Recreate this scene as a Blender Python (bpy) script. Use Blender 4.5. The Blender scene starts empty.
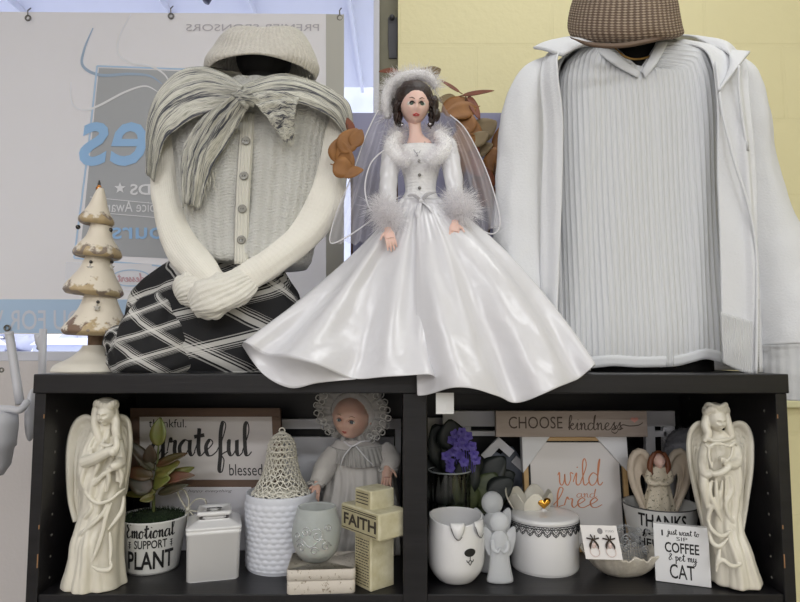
import bpy, bmesh, math, random
from math import sin, cos, pi, sqrt, atan2, exp
from mathutils import Vector, Matrix, noise
random.seed(7)
C = bpy.context.scene.collection
V = Vector
F = 620.0
PIT = math.atan(49/620)
CAM = V((0, -0.96, 1.207))
TOPZ = 1.17            # top of the bookcase


def ray(px, py):
    u = (px-400)/F; v = (301-py)/F
    return V((u, cos(PIT)-v*sin(PIT), sin(PIT)+v*cos(PIT)))
def at(px, py, Y):
    d = ray(px, py); return CAM + d*((Y-CAM.y)/d.y)
def ground(px, py, z):
    d = ray(px, py); return CAM + d*((z-CAM.z)/d.z)
BOTZ = at(400,594.5,0.006).z     # surface of the shelf inside
def sc(Y): return (Y+0.96)/F*1.0

# ---------------------------------------------------------------- objects
def wpos(o):
    p = V((0,0,0))
    while o: p += o.location; o = o.parent
    return p
def empty(name, loc, label, cat, group=None):
    o = bpy.data.objects.new(name, None); C.objects.link(o); o.location = V(loc)
    o.empty_display_size = .02
    o['label'] = label; o['category'] = cat
    if group: o['group'] = group
    return o
def tag(o, label, cat, group=None, kind=None):
    if label: o['label'] = label
    if cat: o['category'] = cat
    if group: o['group'] = group
    if kind: o['kind'] = kind
    return o

class MB:
    def __init__(s): s.v=[]; s.f=[]; s.uv=[]; s.m=[]
    def add(s, verts, faces, uvs=None, m=0):
        b=len(s.v); s.v += [V(p) for p in verts]
        for k,f in enumerate(faces):
            s.f.append([b+i for i in f]); s.m.append(m)
            s.uv.append([uvs[i] for i in f] if uvs and not isinstance(uvs, dict) else [(0,0)]*len(f))
        return s
    def box(s, c, size, M=None, m=0):
        c=V(c); hx,hy,hz=[a/2 for a in size]
        vs=[V((x,y,z)) for x in(-hx,hx) for y in(-hy,hy) for z in(-hz,hz)]
        if M: vs=[M@p for p in vs]
        vs=[p+c for p in vs]
        fs=[(0,1,3,2),(4,6,7,5),(0,4,5,1),(2,3,7,6),(0,2,6,4),(1,5,7,3)]
        b=len(s.v); s.v+=vs
        UV=[(0,0),(1,0),(1,1),(0,1)]
        for f in fs: s.f.append([b+i for i in f]); s.m.append(m); s.uv.append(UV)
        return s
    def grid(s, P, cu=False, m=0, flip=False, capa=False, capb=False, uvs=None):
        """P[i][j]: i rows (v), j columns (u); cu closes columns"""
        b=len(s.v); n=len(P); k=len(P[0])
        for r in P: s.v += [V(p) for p in r]
        w = k if cu else k-1
        for i in range(n-1):
            for j in range(w):
                j2=(j+1)%k
                f=[b+i*k+j, b+i*k+j2, b+(i+1)*k+j2, b+(i+1)*k+j]
                u0,u1=j/w,(j+1)/w; v0,v1=i/(n-1),(i+1)/(n-1)
                uv=[(u0,v0),(u1,v0),(u1,v1),(u0,v1)]
                if flip: f.reverse(); uv.reverse()
                s.f.append(f); s.uv.append(uv); s.m.append(m)
        for flag,i in ((capa,0),(capb,n-1)):
            if flag:
                c=sum((V(p) for p in P[i]),V((0,0,0)))/k; s.v.append(c); ci=len(s.v)-1
                for j in range(w):
                    j2=(j+1)%k
                    f=[b+i*k+j, ci, b+i*k+j2] if i==0 else [b+i*k+j2, ci, b+i*k+j]
                    f.reverse()
                    if not ((i==0)^flip): pass
                    s.f.append(f); s.uv.append([(j/w,0)]*3); s.m.append(m)
        return s
    def tube(s, pts, r, n=10, m=0, flat=1.0, up=(0,0,1), cap=True, closed=False, sub=0):
        pts=[V(p) for p in pts]
        if not hasattr(r,'__len__'): r=[r]*len(pts)
        if sub: pts, r = crom(pts, sub), crom1(r, sub)
        up=V(up); rows=[]; N=len(pts); side=None
        for i,p in enumerate(pts):
            a=pts[(i-1)%N] if (closed or i>0) else p; c=pts[(i+1)%N] if (closed or i<N-1) else p
            t=(c-a); t = t.normalized() if t.length>1e-9 else V((0,0,1))
            if side is None:
                side=t.cross(up)
                if side.length<1e-3: side=t.cross(V((1,0,0)))
                side.normalize()
            side=(side-t*side.dot(t)); 
            side = side.normalized() if side.length>1e-6 else t.orthogonal().normalized()
            nn=side.cross(t)
            rows.append([p+side*(cos(2*pi*j/n)*r[i])+nn*(sin(2*pi*j/n)*r[i]*flat) for j in range(n)])
        if closed: rows.append(rows[0])
        s.grid(rows, cu=True, m=m, flip=True, capa=cap and not closed, capb=cap and not closed)
        return s
    def lathe(s, prof, c=(0,0,0), n=40, m=0, fn=None, M=None, sx=1, sy=1, cap=True):
        c=V(c); rows=[]
        for i,(r,z) in enumerate(prof):
            row=[]
            for j in range(n):
                a=2*pi*j/n; rr=max(r,1e-5)
                if fn: rr=fn(rr,a,z,i)
                p=V((rr*sx*cos(a), rr*sy*sin(a), z))
                if M: p=M@p
                row.append(p+c)
            rows.append(row)
        s.grid(rows, cu=True, m=m, capa=cap and prof[0][0]>1e-4, capb=cap and prof[-1][0]>1e-4)
        return s
    def ell(s, c, r, M=None, n=16, k=10, m=0, fn=None):
        c=V(c)
        if not hasattr(r,'__len__'): r=(r,r,r)
        rows=[]
        for i in range(k+1):
            ph=-pi/2+pi*i/k; row=[]
            for j in range(n):
                th=2*pi*j/n
                d=V((cos(ph)*cos(th), cos(ph)*sin(th), sin(ph)))
                g=fn(d) if fn else 1
                p=V((d.x*r[0]*g,d.y*r[1]*g,d.z*r[2]*g))
                if M: p=M@p
                row.append(p+c)
            rows.append(row)
        return s.grid(rows, cu=True, m=m)
    def prism(s, pts, thick, fr, m=0):
        """pts 2D, fr(u,v,w)->3D; w from 0 (front) to thick"""
        n=len(pts); b=len(s.v)
        for w in (0,thick): s.v += [V(fr(x,y,w)) for x,y in pts]
        s.f.append([b+i for i in range(n)]); s.m.append(m); s.uv.append([(x,y) for x,y in pts])
        s.f.append([b+n+i for i in range(n)][::-1]); s.m.append(m); s.uv.append([(x,y) for x,y in pts][::-1])
        for i in range(n):
            j=(i+1)%n; s.f.append([b+j,b+i,b+n+i,b+n+j]); s.m.append(m); s.uv.append([(0,0)]*4)
        return s
    def build(s, name, mats, parent=None, smooth=True, bevel=0, sub=0, solid=0, solidoff=0, remesh=0, smoothit=0, wire=0, merge=False, label=None, angle=None, segs=2, fixn=False, disp=None):
        if not isinstance(mats,(list,tuple)): mats=[mats]
        if not s.v: s.add([(0,0,0),(0.001,0,0),(0,0,.001)],[(0,1,2)])
        if parent is not None: org=wpos(parent)
        else:
            xs=[p.x for p in s.v]; ys=[p.y for p in s.v]; zs=[p.z for p in s.v]
            org=V(((min(xs)+max(xs))/2,(min(ys)+max(ys))/2,min(zs)))
        me=bpy.data.meshes.new(name)
        me.from_pydata([p-org for p in s.v],[],s.f)
        uvl=me.uv_layers.new(name='UVMap'); i=0
        flat=[c for f in s.uv for uv in f for c in uv]
        uvl.data.foreach_set('uv',flat)
        for p,mi in zip(me.polygons,s.m): p.material_index=mi; p.use_smooth=smooth
        for m_ in mats: me.materials.append(m_)
        if merge or fixn:
            bm=bmesh.new(); bm.from_mesh(me)
            if merge: bmesh.ops.remove_doubles(bm,verts=bm.verts,dist=1e-5)
            if fixn: bmesh.ops.recalc_face_normals(bm,faces=bm.faces)
            bm.to_mesh(me); bm.free()
        if angle is not None:
            me.set_sharp_from_angle(angle=math.radians(angle))
        o=bpy.data.objects.new(name,me); C.objects.link(o)
        if parent is not None: o.parent=parent
        else: o.location=org
        if wire:
            w=o.modifiers.new('w','WIREFRAME'); w.thickness=wire; w.use_even_offset=False; w.use_boundary=True
        if remesh:
            w=o.modifiers.new('r','REMESH'); w.mode='VOXEL'; w.voxel_size=remesh; w.use_smooth_shade=True
        if smoothit:
            w=o.modifiers.new('s','SMOOTH'); w.factor=.5; w.iterations=smoothit
        if disp:
            t=bpy.data.textures.new(name,'CLOUDS'); t.noise_scale=disp[1]
            w=o.modifiers.new('d','DISPLACE'); w.texture=t; w.strength=disp[0]; w.texture_coords='LOCAL'
        if bevel:
            w=o.modifiers.new('b','BEVEL'); w.width=bevel; w.segments=segs; w.limit_method='ANGLE'; w.angle_limit=math.radians(35)
            if smooth: w.harden_normals=False
        if solid:
            w=o.modifiers.new('t','SOLIDIFY'); w.thickness=solid; w.offset=solidoff
        if sub:
            w=o.modifiers.new('u','SUBSURF'); w.levels=sub; w.render_levels=sub
        if label: o['label']=label
        return o

def crom1(a, k):
    out=[]; n=len(a)
    for i in range(n-1):
        p0=a[max(i-1,0)];p1=a[i];p2=a[i+1];p3=a[min(i+2,n-1)]
        for j in range(k):
            t=j/k; out.append(.5*((2*p1)+(-p0+p2)*t+(2*p0-5*p1+4*p2-p3)*t*t+(-p0+3*p1-3*p2+p3)*t**3))
    out.append(a[-1]); return out
def crom(pts, k):
    pts=[tuple(p) for p in pts]
    cols=[crom1([p[c] for p in pts],k) for c in range(len(pts[0]))]
    out=list(zip(*cols))
    return [V(p) for p in out] if len(pts[0])==3 else out
def resample(pts, n):
    """smooth curve through pts, n samples even in arc length"""
    q=[V(p) for p in crom([tuple(p) for p in pts],12)]
    if len(q[0])==2: q=[V((p[0],p[1])) for p in q]
    L=[0]
    for a,b in zip(q,q[1:]): L.append(L[-1]+(b-a).length)
    out=[]; k=0
    for i in range(n):
        t=L[-1]*i/(n-1)
        while k<len(L)-2 and L[k+1]<t: k+=1
        d=L[k+1]-L[k]; out.append(q[k].lerp(q[k+1],(t-L[k])/d if d>0 else 0))
    return out
def interp(tab, x):
    """tab rows sorted by first column; smooth interpolation of the others"""
    xs=[r[0] for r in tab]
    if x<=xs[0]: return list(tab[0][1:])
    if x>=xs[-1]: return list(tab[-1][1:])
    for i in range(len(xs)-1):
        if xs[i]<=x<=xs[i+1]:
            t=(x-xs[i])/(xs[i+1]-xs[i])
            out=[]
            for c in range(1,len(tab[0])):
                p0=tab[max(i-1,0)][c];p1=tab[i][c];p2=tab[i+1][c];p3=tab[min(i+2,len(tab)-1)][c]
                out.append(.5*((2*p1)+(-p0+p2)*t+(2*p0-5*p1+4*p2-p3)*t*t+(-p0+3*p1-3*p2+p3)*t**3))
            return out
def loft(mb, tab, Y0, n=64, rows=40, disp=None, m=0, top=True, bot=True, ex=2.0, flatback=1.0):
    """tab: (y_px, xL, xR, depth_half_px, yoff_px). Builds a closed body about plane Y0. Real offsets, not screen ones."""
    s=sc(Y0); y0,y1=tab[0][0],tab[-1][0]; P=[]
    for i in range(rows):
        y=y0+(y1-y0)*i/(rows-1)
        xL,xR,dh,yo=interp(tab,y)
        c=at((xL+xR)/2,y,Y0); hw=(xR-xL)/2*s
        row=[]
        for j in range(n):
            a=2*pi*j/n
            ca,sa=cos(a),sin(a)
            X=abs(ca)**(2/ex)*(1 if ca>0 else -1); Z=abs(sa)**(2/ex)*(1 if sa>0 else -1)
            r=1
            d=disp(a,y) if disp else 0
            row.append(c+V((X*(hw+d*s), Z*(dh+d)*s*(flatback if Z>0 else 1)+yo*s, 0)))
        P.append(row)
    mb.grid(P,cu=True,m=m,flip=(y1>y0),capa=top,capb=bot)
    return mb
def patch(mb, A, B, nu=40, nv=24, disp=None, m=0, flip=False):
    """A,B: control points (px,py,Y) of two opposite edges; disp(u,v)->metres toward camera/up"""
    a=resample([at(*p) for p in A],nu); b=resample([at(*p) for p in B],nu); P=[]
    for i in range(nv):
        v=i/(nv-1); row=[]
        for j in range(nu):
            p=a[j].lerp(b[j],v)
            if disp:
                p=p+V((0,-1,0.25))*disp(j/(nu-1),v)
            row.append(p)
        P.append(row)
    mb.grid(P,m=m,flip=flip); return mb

# ---------------------------------------------------------------- materials
def lin(c):
    c=[x/255 for x in c]
    return tuple([x/12.92 if x<=.04045 else ((x+.055)/1.055)**2.4 for x in c]+[1])
MATS={}
class NT:
    def __init__(s,name):
        s.mat=bpy.data.materials.new(name); s.mat.use_nodes=True; s.t=s.mat.node_tree
        s.b=s.t.nodes['Principled BSDF']; s.out=s.t.nodes['Material Output']
    def n(s,kind,**kw):
        x=s.t.nodes.new(kind)
        for k,v in kw.items():
            if k in x.inputs: 
                if isinstance(v,bpy.types.NodeSocket): s.t.links.new(v,x.inputs[k])
                else: x.inputs[k].default_value=v
            else: setattr(x,k,v)
        return x
    def math(s,op,a,b=0.0,c=0.0,clamp=False):
        x=s.t.nodes.new('ShaderNodeMath'); x.operation=op; x.use_clamp=clamp
        for i,v in enumerate((a,b,c)):
            if isinstance(v,bpy.types.NodeSocket): s.t.links.new(v,x.inputs[i])
            else: x.inputs[i].default_value=v
        return x.outputs[0]
    def mix(s,f,a,b):
        x=s.t.nodes.new('ShaderNodeMix'); x.data_type='RGBA'
        for i,v in ((0,f),(6,a),(7,b)):
            if isinstance(v,bpy.types.NodeSocket): s.t.links.new(v,x.inputs[i])
            else: x.inputs[i].default_value=v
        return x.outputs[2]
    def uv(s):
        u=s.t.nodes.new('ShaderNodeUVMap'); sp=s.t.nodes.new('ShaderNodeSeparateXYZ'); s.t.links.new(u.outputs[0],sp.inputs[0])
        return u.outputs[0],sp.outputs[0],sp.outputs[1]
    def obj(s): 
        return s.t.nodes.new('ShaderNodeTexCoord').outputs['Object']
    def noise(s,vec,scale,detail=3,rough=.5,stretch=None):
        if stretch:
            mp=s.t.nodes.new('ShaderNodeMapping'); mp.inputs['Scale'].default_value=stretch; s.t.links.new(vec,mp.inputs[0]); vec=mp.outputs[0]
        x=s.n('ShaderNodeTexNoise',Scale=scale,Detail=detail,Roughness=rough); s.t.links.new(vec,x.inputs['Vector']); return x.outputs['Fac']
    def link(s,a,name): s.t.links.new(a,s.b.inputs[name])
    def bump(s,h,dist=.001,strength=1.0):
        b=s.n('ShaderNodeBump',Height=h,Distance=dist,Strength=strength); s.t.links.new(b.outputs[0],s.b.inputs['Normal'])
    def setp(s,**kw):
        for k,v in kw.items(): s.b.inputs[k.replace('_',' ')].default_value=v
def smat(name,col,rough=.5,metal=0,bn=None,var=None,coat=0,sheen=0,sss=0,alpha=1,trans=0,ior=None,emis=None):
    """simple principled: bn=(scale,dist) noise bump, var=(col2,scale,amount)"""
    if name in MATS: return MATS[name]
    t=NT(name); t.setp(Base_Color=lin(col),Roughness=rough,Metallic=metal)
    if coat: t.b.inputs['Coat Weight'].default_value=coat; t.b.inputs['Coat Roughness'].default_value=.08
    if sheen: t.b.inputs['Sheen Weight'].default_value=sheen
    if sss: t.b.inputs['Subsurface Weight'].default_value=sss; t.b.inputs['Subsurface Scale'].default_value=.004
    if alpha<1: t.setp(Alpha=alpha)
    if trans: t.b.inputs['Transmission Weight'].default_value=trans
    if ior: t.b.inputs['IOR'].default_value=ior
    if emis: t.b.inputs['Emission Color'].default_value=lin(emis[0]); t.b.inputs['Emission Strength'].default_value=emis[1]
    if bn: t.bump(t.noise(t.obj(),bn[0],4),bn[1])
    if var:
        f=t.noise(t.obj(),var[1],4); f=t.math('MULTIPLY_ADD',f,2.6,-.8,clamp=True); f=t.math('MULTIPLY',f,var[2])
        t.link(t.mix(f,lin(col),lin(var[0])),'Base Color')
    MATS[name]=t.mat; return t.mat
def ribmat(name,col,nu,dist=.0012,rough=.85,axis=0,slant=0,knit=0,col2=None,duty=1.0,nb=0.3,var=None):
    if name in MATS: return MATS[name]
    t=NT(name); t.setp(Base_Color=lin(col),Roughness=rough); t.b.inputs['Sheen Weight'].default_value=.15
    uv,u,v=t.uv(); a,b=(u,v) if axis==0 else (v,u)
    x=t.math('MULTIPLY_ADD',b,slant,a); x=t.math('MULTIPLY',x,nu*2*pi); h=t.math('SINE',x)
    h=t.math('MULTIPLY_ADD',h,.5,.5); h=t.math('POWER',h,duty)
    if knit:
        k=t.math('SINE',t.math('MULTIPLY',b,knit*2*pi)); h=t.math('MULTIPLY_ADD',k,.35,h)
    hc=h
    nz=t.noise(t.obj(),900,2); h=t.math('MULTIPLY_ADD',nz,nb,h)
    t.bump(h,dist)
    if col2: t.link(t.mix(t.math('SUBTRACT',1.0,hc,clamp=True),lin(col),lin(col2)),'Base Color')
    MATS[name]=t.mat; return t.mat

# ---------------------------------------------------------------- frames, lettering
def frame(o, ex, ez, s):
    """local (u right, v up, w back) in px -> world"""
    ex=V(ex).normalized(); ez=V(ez).normalized(); ey=ez.cross(ex)
    ey = ey if ey.y>0 else -ey
    o=V(o)
    return lambda u,v,w=0: o+ex*(u*s)+ez*(v*s)+ey*(w*s)
def box_fr(mb, fr, u0,u1,v0,v1,w0,w1,m=0):
    mb.prism([(u0,v0),(u1,v0),(u1,v1),(u0,v1)], w1-w0, lambda u,v,w: fr(u,v,w+w0), m)
_tc={}
def text_geo(s, space=1.0, bold=0.0, shear=0.0):
    k=(s,space,bold,shear)
    if k in _tc: return _tc[k]
    cu=bpy.data.curves.new('lettering','FONT'); cu.body=s; cu.space_character=space; cu.offset=bold; cu.shear=shear
    cu.resolution_u=3
    o=bpy.data.objects.new('lettering',cu); C.objects.link(o)
    dg=bpy.context.evaluated_depsgraph_get(); me=bpy.data.meshes.new_from_object(o.evaluated_get(dg))
    vs=[(v.co.x,v.co.y) for v in me.vertices]; fs=[list(p.vertices) for p in me.polygons]
    bpy.data.objects.remove(o); bpy.data.curves.remove(cu); bpy.data.meshes.remove(me)
    _tc[k]=(vs,fs); return vs,fs
def put(mb, vs, fs, box, fr, mirror=False, cut=0, w=-.2, m=0, curve=None):
    """fit 2D geometry in box (u0,u1,v0,v1) on frame"""
    xs=[p[0] for p in vs]; ys=[p[1] for p in vs]; a,b,c,d=min(xs),max(xs),min(ys),max(ys)
    u0,u1,v0,v1=box
    q=[(u0+(x-a)/(b-a)*(u1-u0), v0+(y-c)/(d-c)*(v1-v0)) for x,y in vs]
    if mirror: q=[(u0+u1-x,y) for x,y in q]
    if cut:
        bm=bmesh.new(); bv=[bm.verts.new((x,y,0)) for x,y in q]
        for f in fs:
            try: bm.faces.new([bv[i] for i in f])
            except ValueError: pass
        n=int((u1-u0)/cut)
        for i in range(1,n+1):
            g=bm.verts[:]+bm.edges[:]+bm.faces[:]
            bmesh.ops.bisect_plane(bm,geom=g,plane_co=(u0+i*cut,0,0),plane_no=(1,0,0))
        bm.verts.index_update(); q=[(v.co.x,v.co.y) for v in bm.verts]; fs=[[v.index for v in f.verts] for f in bm.faces]; bm.free()
    if curve: q=[curve(x,y) for x,y in q]
    mb.add([fr(x,y,w) for x,y in q],fs,m=m)
def text(mb, s, box, fr, bold=0.0, space=1.0, shear=0, **kw):
    vs,fs=text_geo(s,space,bold,shear); put(mb,vs,fs,box,fr,**kw)
G={
'a':(1.1,[[(.78,.85),(.45,1),(.08,.6),(.12,.12),(.4,0),(.72,.5),(.8,1),(.76,.3),(.92,0),(1.15,.25)]]),
'e':(.85,[[(0,.25),(.35,.5),(.6,.82),(.4,1.02),(.12,.6),(.2,.08),(.5,0),(.9,.3)]]),
'd':(1.1,[[(.75,.8),(.4,1),(.06,.55),(.15,.05),(.45,.05),(.75,.6),(1.02,2.1),(.85,1.6),(.76,.3),(.92,0),(1.15,.25)]]),
'f':(.75,[[(0,.25),(.45,1.1),(.7,1.95),(.5,2.15),(.32,1.4),(.25,0),(.15,-.9),(.35,-1.0),(.5,-.3),(.35,.05),(.8,.3)]]),
'g':(1.1,[[(.78,.85),(.45,1),(.08,.6),(.12,.12),(.4,0),(.72,.5),(.8,1),(.74,-.5),(.4,-1),(.1,-.7),(1.15,.25)]]),
'i':(.6,[[(0,.25),(.3,1),(.24,.2),(.4,0),(.65,.25)],[(.36,1.42),(.42,1.5)]]),
'j':(.55,[[(.1,.8),(.28,1),(.2,-.6),(-.1,-.9),(-.25,-.6),(.55,.25)],[(.36,1.42),(.42,1.5)]]),
'k':(.85,[[(0,.25),(.45,1.7),(.34,2.1),(.16,1.4),(.12,0)],[(.12,.4),(.5,.95),(.62,.75),(.25,.5),(.5,.05),(.9,.3)]]),
'l':(.62,[[(0,.25),(.5,1.5),(.44,2.15),(.24,1.8),(.22,.3),(.38,0),(.66,.25)]]),
'm':(1.3,[[(0,.7),(.16,1),(.18,0),(.25,.6),(.5,1),(.58,.7),(.56,0),(.62,.6),(.88,1),(.98,.7),(.95,.2),(1.1,0),(1.35,.25)]]),
'n':(.95,[[(0,.7),(.16,1),(.18,0),(.25,.6),(.5,1),(.6,.7),(.58,.2),(.74,0),(1.0,.25)]]),
'o':(.85,[[(.4,1),(.08,.6),(.15,.05),(.5,.05),(.65,.6),(.4,1),(.6,.82),(.92,.9)]]),
'p':(.85,[[(0,.7),(.2,1),(.14,-.9)],[(.17,.7),(.45,1),(.7,.6),(.5,.05),(.2,.1)]]),
'r':(.8,[[(0,.3),(.2,1.12),(.3,.88),(.55,.92),(.5,.3),(.62,0),(.86,.25)]]),
's':(.72,[[(0,.25),(.42,1.1),(.38,.7),(.52,.3),(.3,0),(.08,.12)],[(.3,0),(.76,.25)]]),
't':(.7,[[(0,.25),(.32,1.1),(.38,1.75),(.28,.5),(.4,0),(.74,.25)],[(0,1.2),(.72,1.32)]]),
'u':(1.05,[[(0,.8),(.14,1),(.1,.3),(.3,0),(.6,.4),(.7,1),(.68,.2),(.84,0),(1.1,.25)]]),
'w':(1.2,[[(0,.8),(.14,1.02),(.14,.2),(.32,0),(.5,.4),(.56,.9),(.58,.2),(.78,0),(1.02,.5),(1.02,1),(1.25,.92)]]),
'y':(1.0,[[(0,.8),(.15,1),(.12,.3),(.3,.05),(.6,.5),(.68,1),(.6,-.5),(.3,-1.0),(.1,-.6),(1.0,.25)]]),
'E':(1.0,[[(.9,1.75),(.55,2.05),(.2,1.65),(.5,1.15),(.12,.6),(.35,0),(1.0,.35)]]),
'&':(1.0,[[(.9,.2),(.3,1.3),(.5,1.7),(.7,1.35),(.1,.5),(.3,0),(.8,.5)]]),
'2':(.9,[[(.1,1.3),(.45,1.7),(.6,1.2),(.05,.05),(.3,.25),(.85,0)]]),
' ':(.6,[]),
}
def script_geo(word, thick=.12, thin=.05):
    vs=[];fs=[];x=0
    for ch in word:
        adv,strokes=G[ch]
        for st in strokes:
            p=crom([(a+x,b) for a,b in st],7); n=len(p); b0=len(vs)
            for i in range(n):
                a=p[max(i-1,0)];c=p[min(i+1,n-1)]; dx,dy=c[0]-a[0],c[1]-a[1]; L=math.hypot(dx,dy) or 1
                down=max(0,-dy/L); w=thin+(thick-thin)*down
                nx,ny=-dy/L,dx/L
                nx,ny=(nx*.9+.0,ny*.9)
                if len(st)==2: w=thick*.9
                vs+= [(p[i][0]+nx*w,p[i][1]+ny*w),(p[i][0]-nx*w,p[i][1]-ny*w)]
            for i in range(n-1): fs.append([b0+2*i,b0+2*i+1,b0+2*i+3,b0+2*i+2])
        x+=adv
    return vs,fs
def script(mb, word, box, fr, thick=.12, thin=.05, **kw):
    vs,fs=script_geo(word,thick,thin); put(mb,vs,fs,box,fr,**kw)

# ---------------------------------------------------------------- heads, feathers, leaves
def Rz(a): return Matrix.Rotation(a,3,'Z')
def Rx(a): return Matrix.Rotation(a,3,'X')
def Ry(a): return Matrix.Rotation(a,3,'Y')
def gs(x,s): return exp(-(x/s)**2)
def headfn(baby=False, soft=1.0, wd=.80):
    """unit head, face towards -y"""
    def f(d):
        x,y,z=d; fr=max(0,-y)
        px,py,pz=x*(wd if not baby else .92),y*.95,z
        if z<0:
            k=1-(.40 if not baby else .2)*(-z)**1.5; px*=k
            if y>0: py*=1-.35*(-z)
        q=0
        q+=.13*gs(x,.085)*gs(z+.21,.10)*(.7 if baby else 1)+.06*gs(x,.09)*gs(z-.04,.16)
        q-=.11*(gs(x-.30,.17)+gs(x+.30,.17))*gs(z-.02,.11)
        q+=.05*(gs(x-.30,.2)+gs(x+.30,.2))*gs(z-.20,.08)
        q+=.06*(gs(x-.38,.2)+gs(x+.38,.2))*gs(z+.28,.2)*(2 if baby else 1)
        q+=.08*gs(x,.17)*gs(z+.50,.06)
        q-=.05*gs(x,.2)*gs(z+.62,.05)
        q+=.09*gs(x,.18)*gs(z+.78,.12)
        py-=q*soft*(fr**.5)
        return V((px,py,pz))
    return f
def head(mb, c, r, M, baby=False, soft=1.0, n=64, k=48, m=0, wd=.80):
    hf=headfn(baby,soft,wd); rows=[]
    for i in range(k+1):
        ph=-pi/2+pi*i/k; row=[]
        for j in range(n):
            th=2*pi*j/n; p=hf((cos(ph)*cos(th),cos(ph)*sin(th),sin(ph)))
            row.append(V(c)+M@(p*r))
        rows.append(row)
    mb.grid(rows,cu=True,m=m)
    def surf(x,z,off=0):
        """point on the face at head coords x,z"""
        y=-sqrt(max(0,1-x*x-z*z)); p=hf((x,y,z)); p.y-=off; return V(c)+M@(p*r)
    return surf
def tuft(mb, o, d, L, w, droop=.4, m=0, n=4, twist=None):
    o=V(o); d=V(d).normalized(); side=d.orthogonal().normalized()
    side=Matrix.Rotation(random.uniform(0,6.28) if twist is None else twist,3,d)@side
    b=len(mb.v); bend=V((random.uniform(-1,1),random.uniform(-1,1),random.uniform(-1,.3)))*droop
    for i in range(n):
        t=i/(n-1); p=o+d*(L*t)+bend*(L*t*t); ww=w*(1-t)**.7*(.5+t)
        mb.v += [p+side*ww, p-side*ww]
    for i in range(n-1):
        mb.f.append([b+2*i,b+2*i+1,b+2*i+3,b+2*i+2]); mb.uv.append([(0,0)]*4); mb.m.append(m)
def leaf(mb, base, d, nrm, L, W, curl=.2, m=0, n=7, tip=1.0, fold=.15):
    base=V(base); d=V(d).normalized(); nrm=V(nrm); s_=d.cross(nrm)
    s_=s_.normalized() if s_.length>1e-4 else d.orthogonal().normalized(); nn=s_.cross(d)
    rows=[]
    for i in range(n):
        t=i/(n-1); w=W*sin(pi*min(1,t**.8*.97+.015))**.75*tip
        c=base+d*(L*t)+nn*(-curl*L*t*t)
        rows.append([c+s_*(w*k)+nn*(abs(k)*w*fold) for k in (-1,-.5,0,.5,1)])
    mb.grid(rows,m=m)
EXPO=0.33
WORLD=1.6
LAMPS=[(-1.1,-1.3,9),(1.1,-1.3,9),(-1.2,-3.4,27),(1.2,-3.4,27),(-1.2,-5.5,44),(1.2,-5.5,44),(.5,.0,5)]  # near row is ceiling lighting; rows farther behind the camera added to brighten the bays
# ================================================================ camera, light
cam=bpy.data.cameras.new('camera'); co=bpy.data.objects.new('camera',cam); C.objects.link(co)
cam.sensor_width=36; cam.lens=F/800*36; cam.clip_start=.02; cam.clip_end=200
co.location=CAM; co.rotation_euler=(pi/2+PIT,0,0)
scn=bpy.context.scene; scn.camera=co
scn.view_settings.view_transform='Standard'; scn.view_settings.look='None'; scn.view_settings.gamma=1
scn.view_settings.exposure=EXPO
w=bpy.data.worlds.new('sky'); scn.world=w; w.use_nodes=True
bg=w.node_tree.nodes['Background']; bg.inputs[0].default_value=(.90,.94,1,1); bg.inputs[1].default_value=WORLD
def area(loc, size, power, col=(.96,.98,1), rot=(0,0,0)):
    l=bpy.data.lights.new('ceiling_or_fill_lamp','AREA'); l.shape='RECTANGLE'; l.size=size[0]; l.size_y=size[1]; l.energy=power; l.color=col
    o=bpy.data.objects.new('ceiling_or_fill_lamp',l); C.objects.link(o); o.location=loc; o.rotation_euler=rot
for x,y,p in LAMPS: area((x,y,2.78),(1.2,.3),p)

# ================================================================ the setting
YW=0.60
def S(o): o['kind']='structure'; return o
t=NT('yellow_paint'); t.setp(Base_Color=lin((214,205,150)),Roughness=.55)
nz=t.noise(t.obj(),60,4); nz2=t.noise(t.obj(),4,2); t.link(t.mix(nz2,lin((232,224,180)),lin((226,217,172))),'Base Color')
br=t.n('ShaderNodeTexBrick',Scale=1.0); br.inputs['Mortar Size'].default_value=.004; br.inputs['Brick Width'].default_value=.4; br.inputs['Row Height'].default_value=.2
mp=t.n('ShaderNodeMapping'); mp.inputs['Rotation'].default_value=(pi/2,0,0); t.t.links.new(t.obj(),mp.inputs[0]); t.t.links.new(mp.outputs[0],br.inputs['Vector'])
h=t.math('MULTIPLY_ADD',br.outputs['Fac'],-.6,nz); t.bump(h,.0012); yellow=t.mat
wallwhite=smat('offwhite_paint',(205,199,197),.7,bn=(120,.0006))
x0=at(398,100,YW).x; zs=at(200,361,YW).z
mb=MB(); mb.box(((x0+3.2)/2,YW+.06,1.45),(3.2-x0,.12,2.9)); S(mb.build('wall_back',yellow,smooth=False))
mb=MB(); mb.box(((x0-2.6)/2,YW+.06,zs/2),(x0+2.6,.12,zs)); mb.box((-2.4,YW+.06,(zs+2.9)/2),(.4,.12,2.9-zs)); mb.box(((x0-2.2)/2,YW+.06,2.7),(x0+2.2,.12,.4))
S(mb.build('wall_window',wallwhite,smooth=False))
mb=MB(); mb.box((-2.66,-2.8,1.42),(.12,6.9,2.88)); S(mb.build('wall_left',wallwhite,smooth=False))
mb=MB(); mb.box((3.26,-2.8,1.42),(.12,6.9,2.88)); S(mb.build('wall_right',yellow,smooth=False))
mb=MB(); mb.box((.3,-6.26,1.42),(5.9,.1,2.88)); S(mb.build('wall_front',wallwhite,smooth=False))
mb=MB(); z1=at(795,400,YW).z; zt=at(795,407,YW).z
mb.box(((.6+3.2)/2,YW-.012,(z1+zt)/2),(2.6,.024,z1-zt)); S(mb.build('trim_1',smat('trim_yellow',(222,218,178),.45),smooth=False,bevel=.003))
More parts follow.
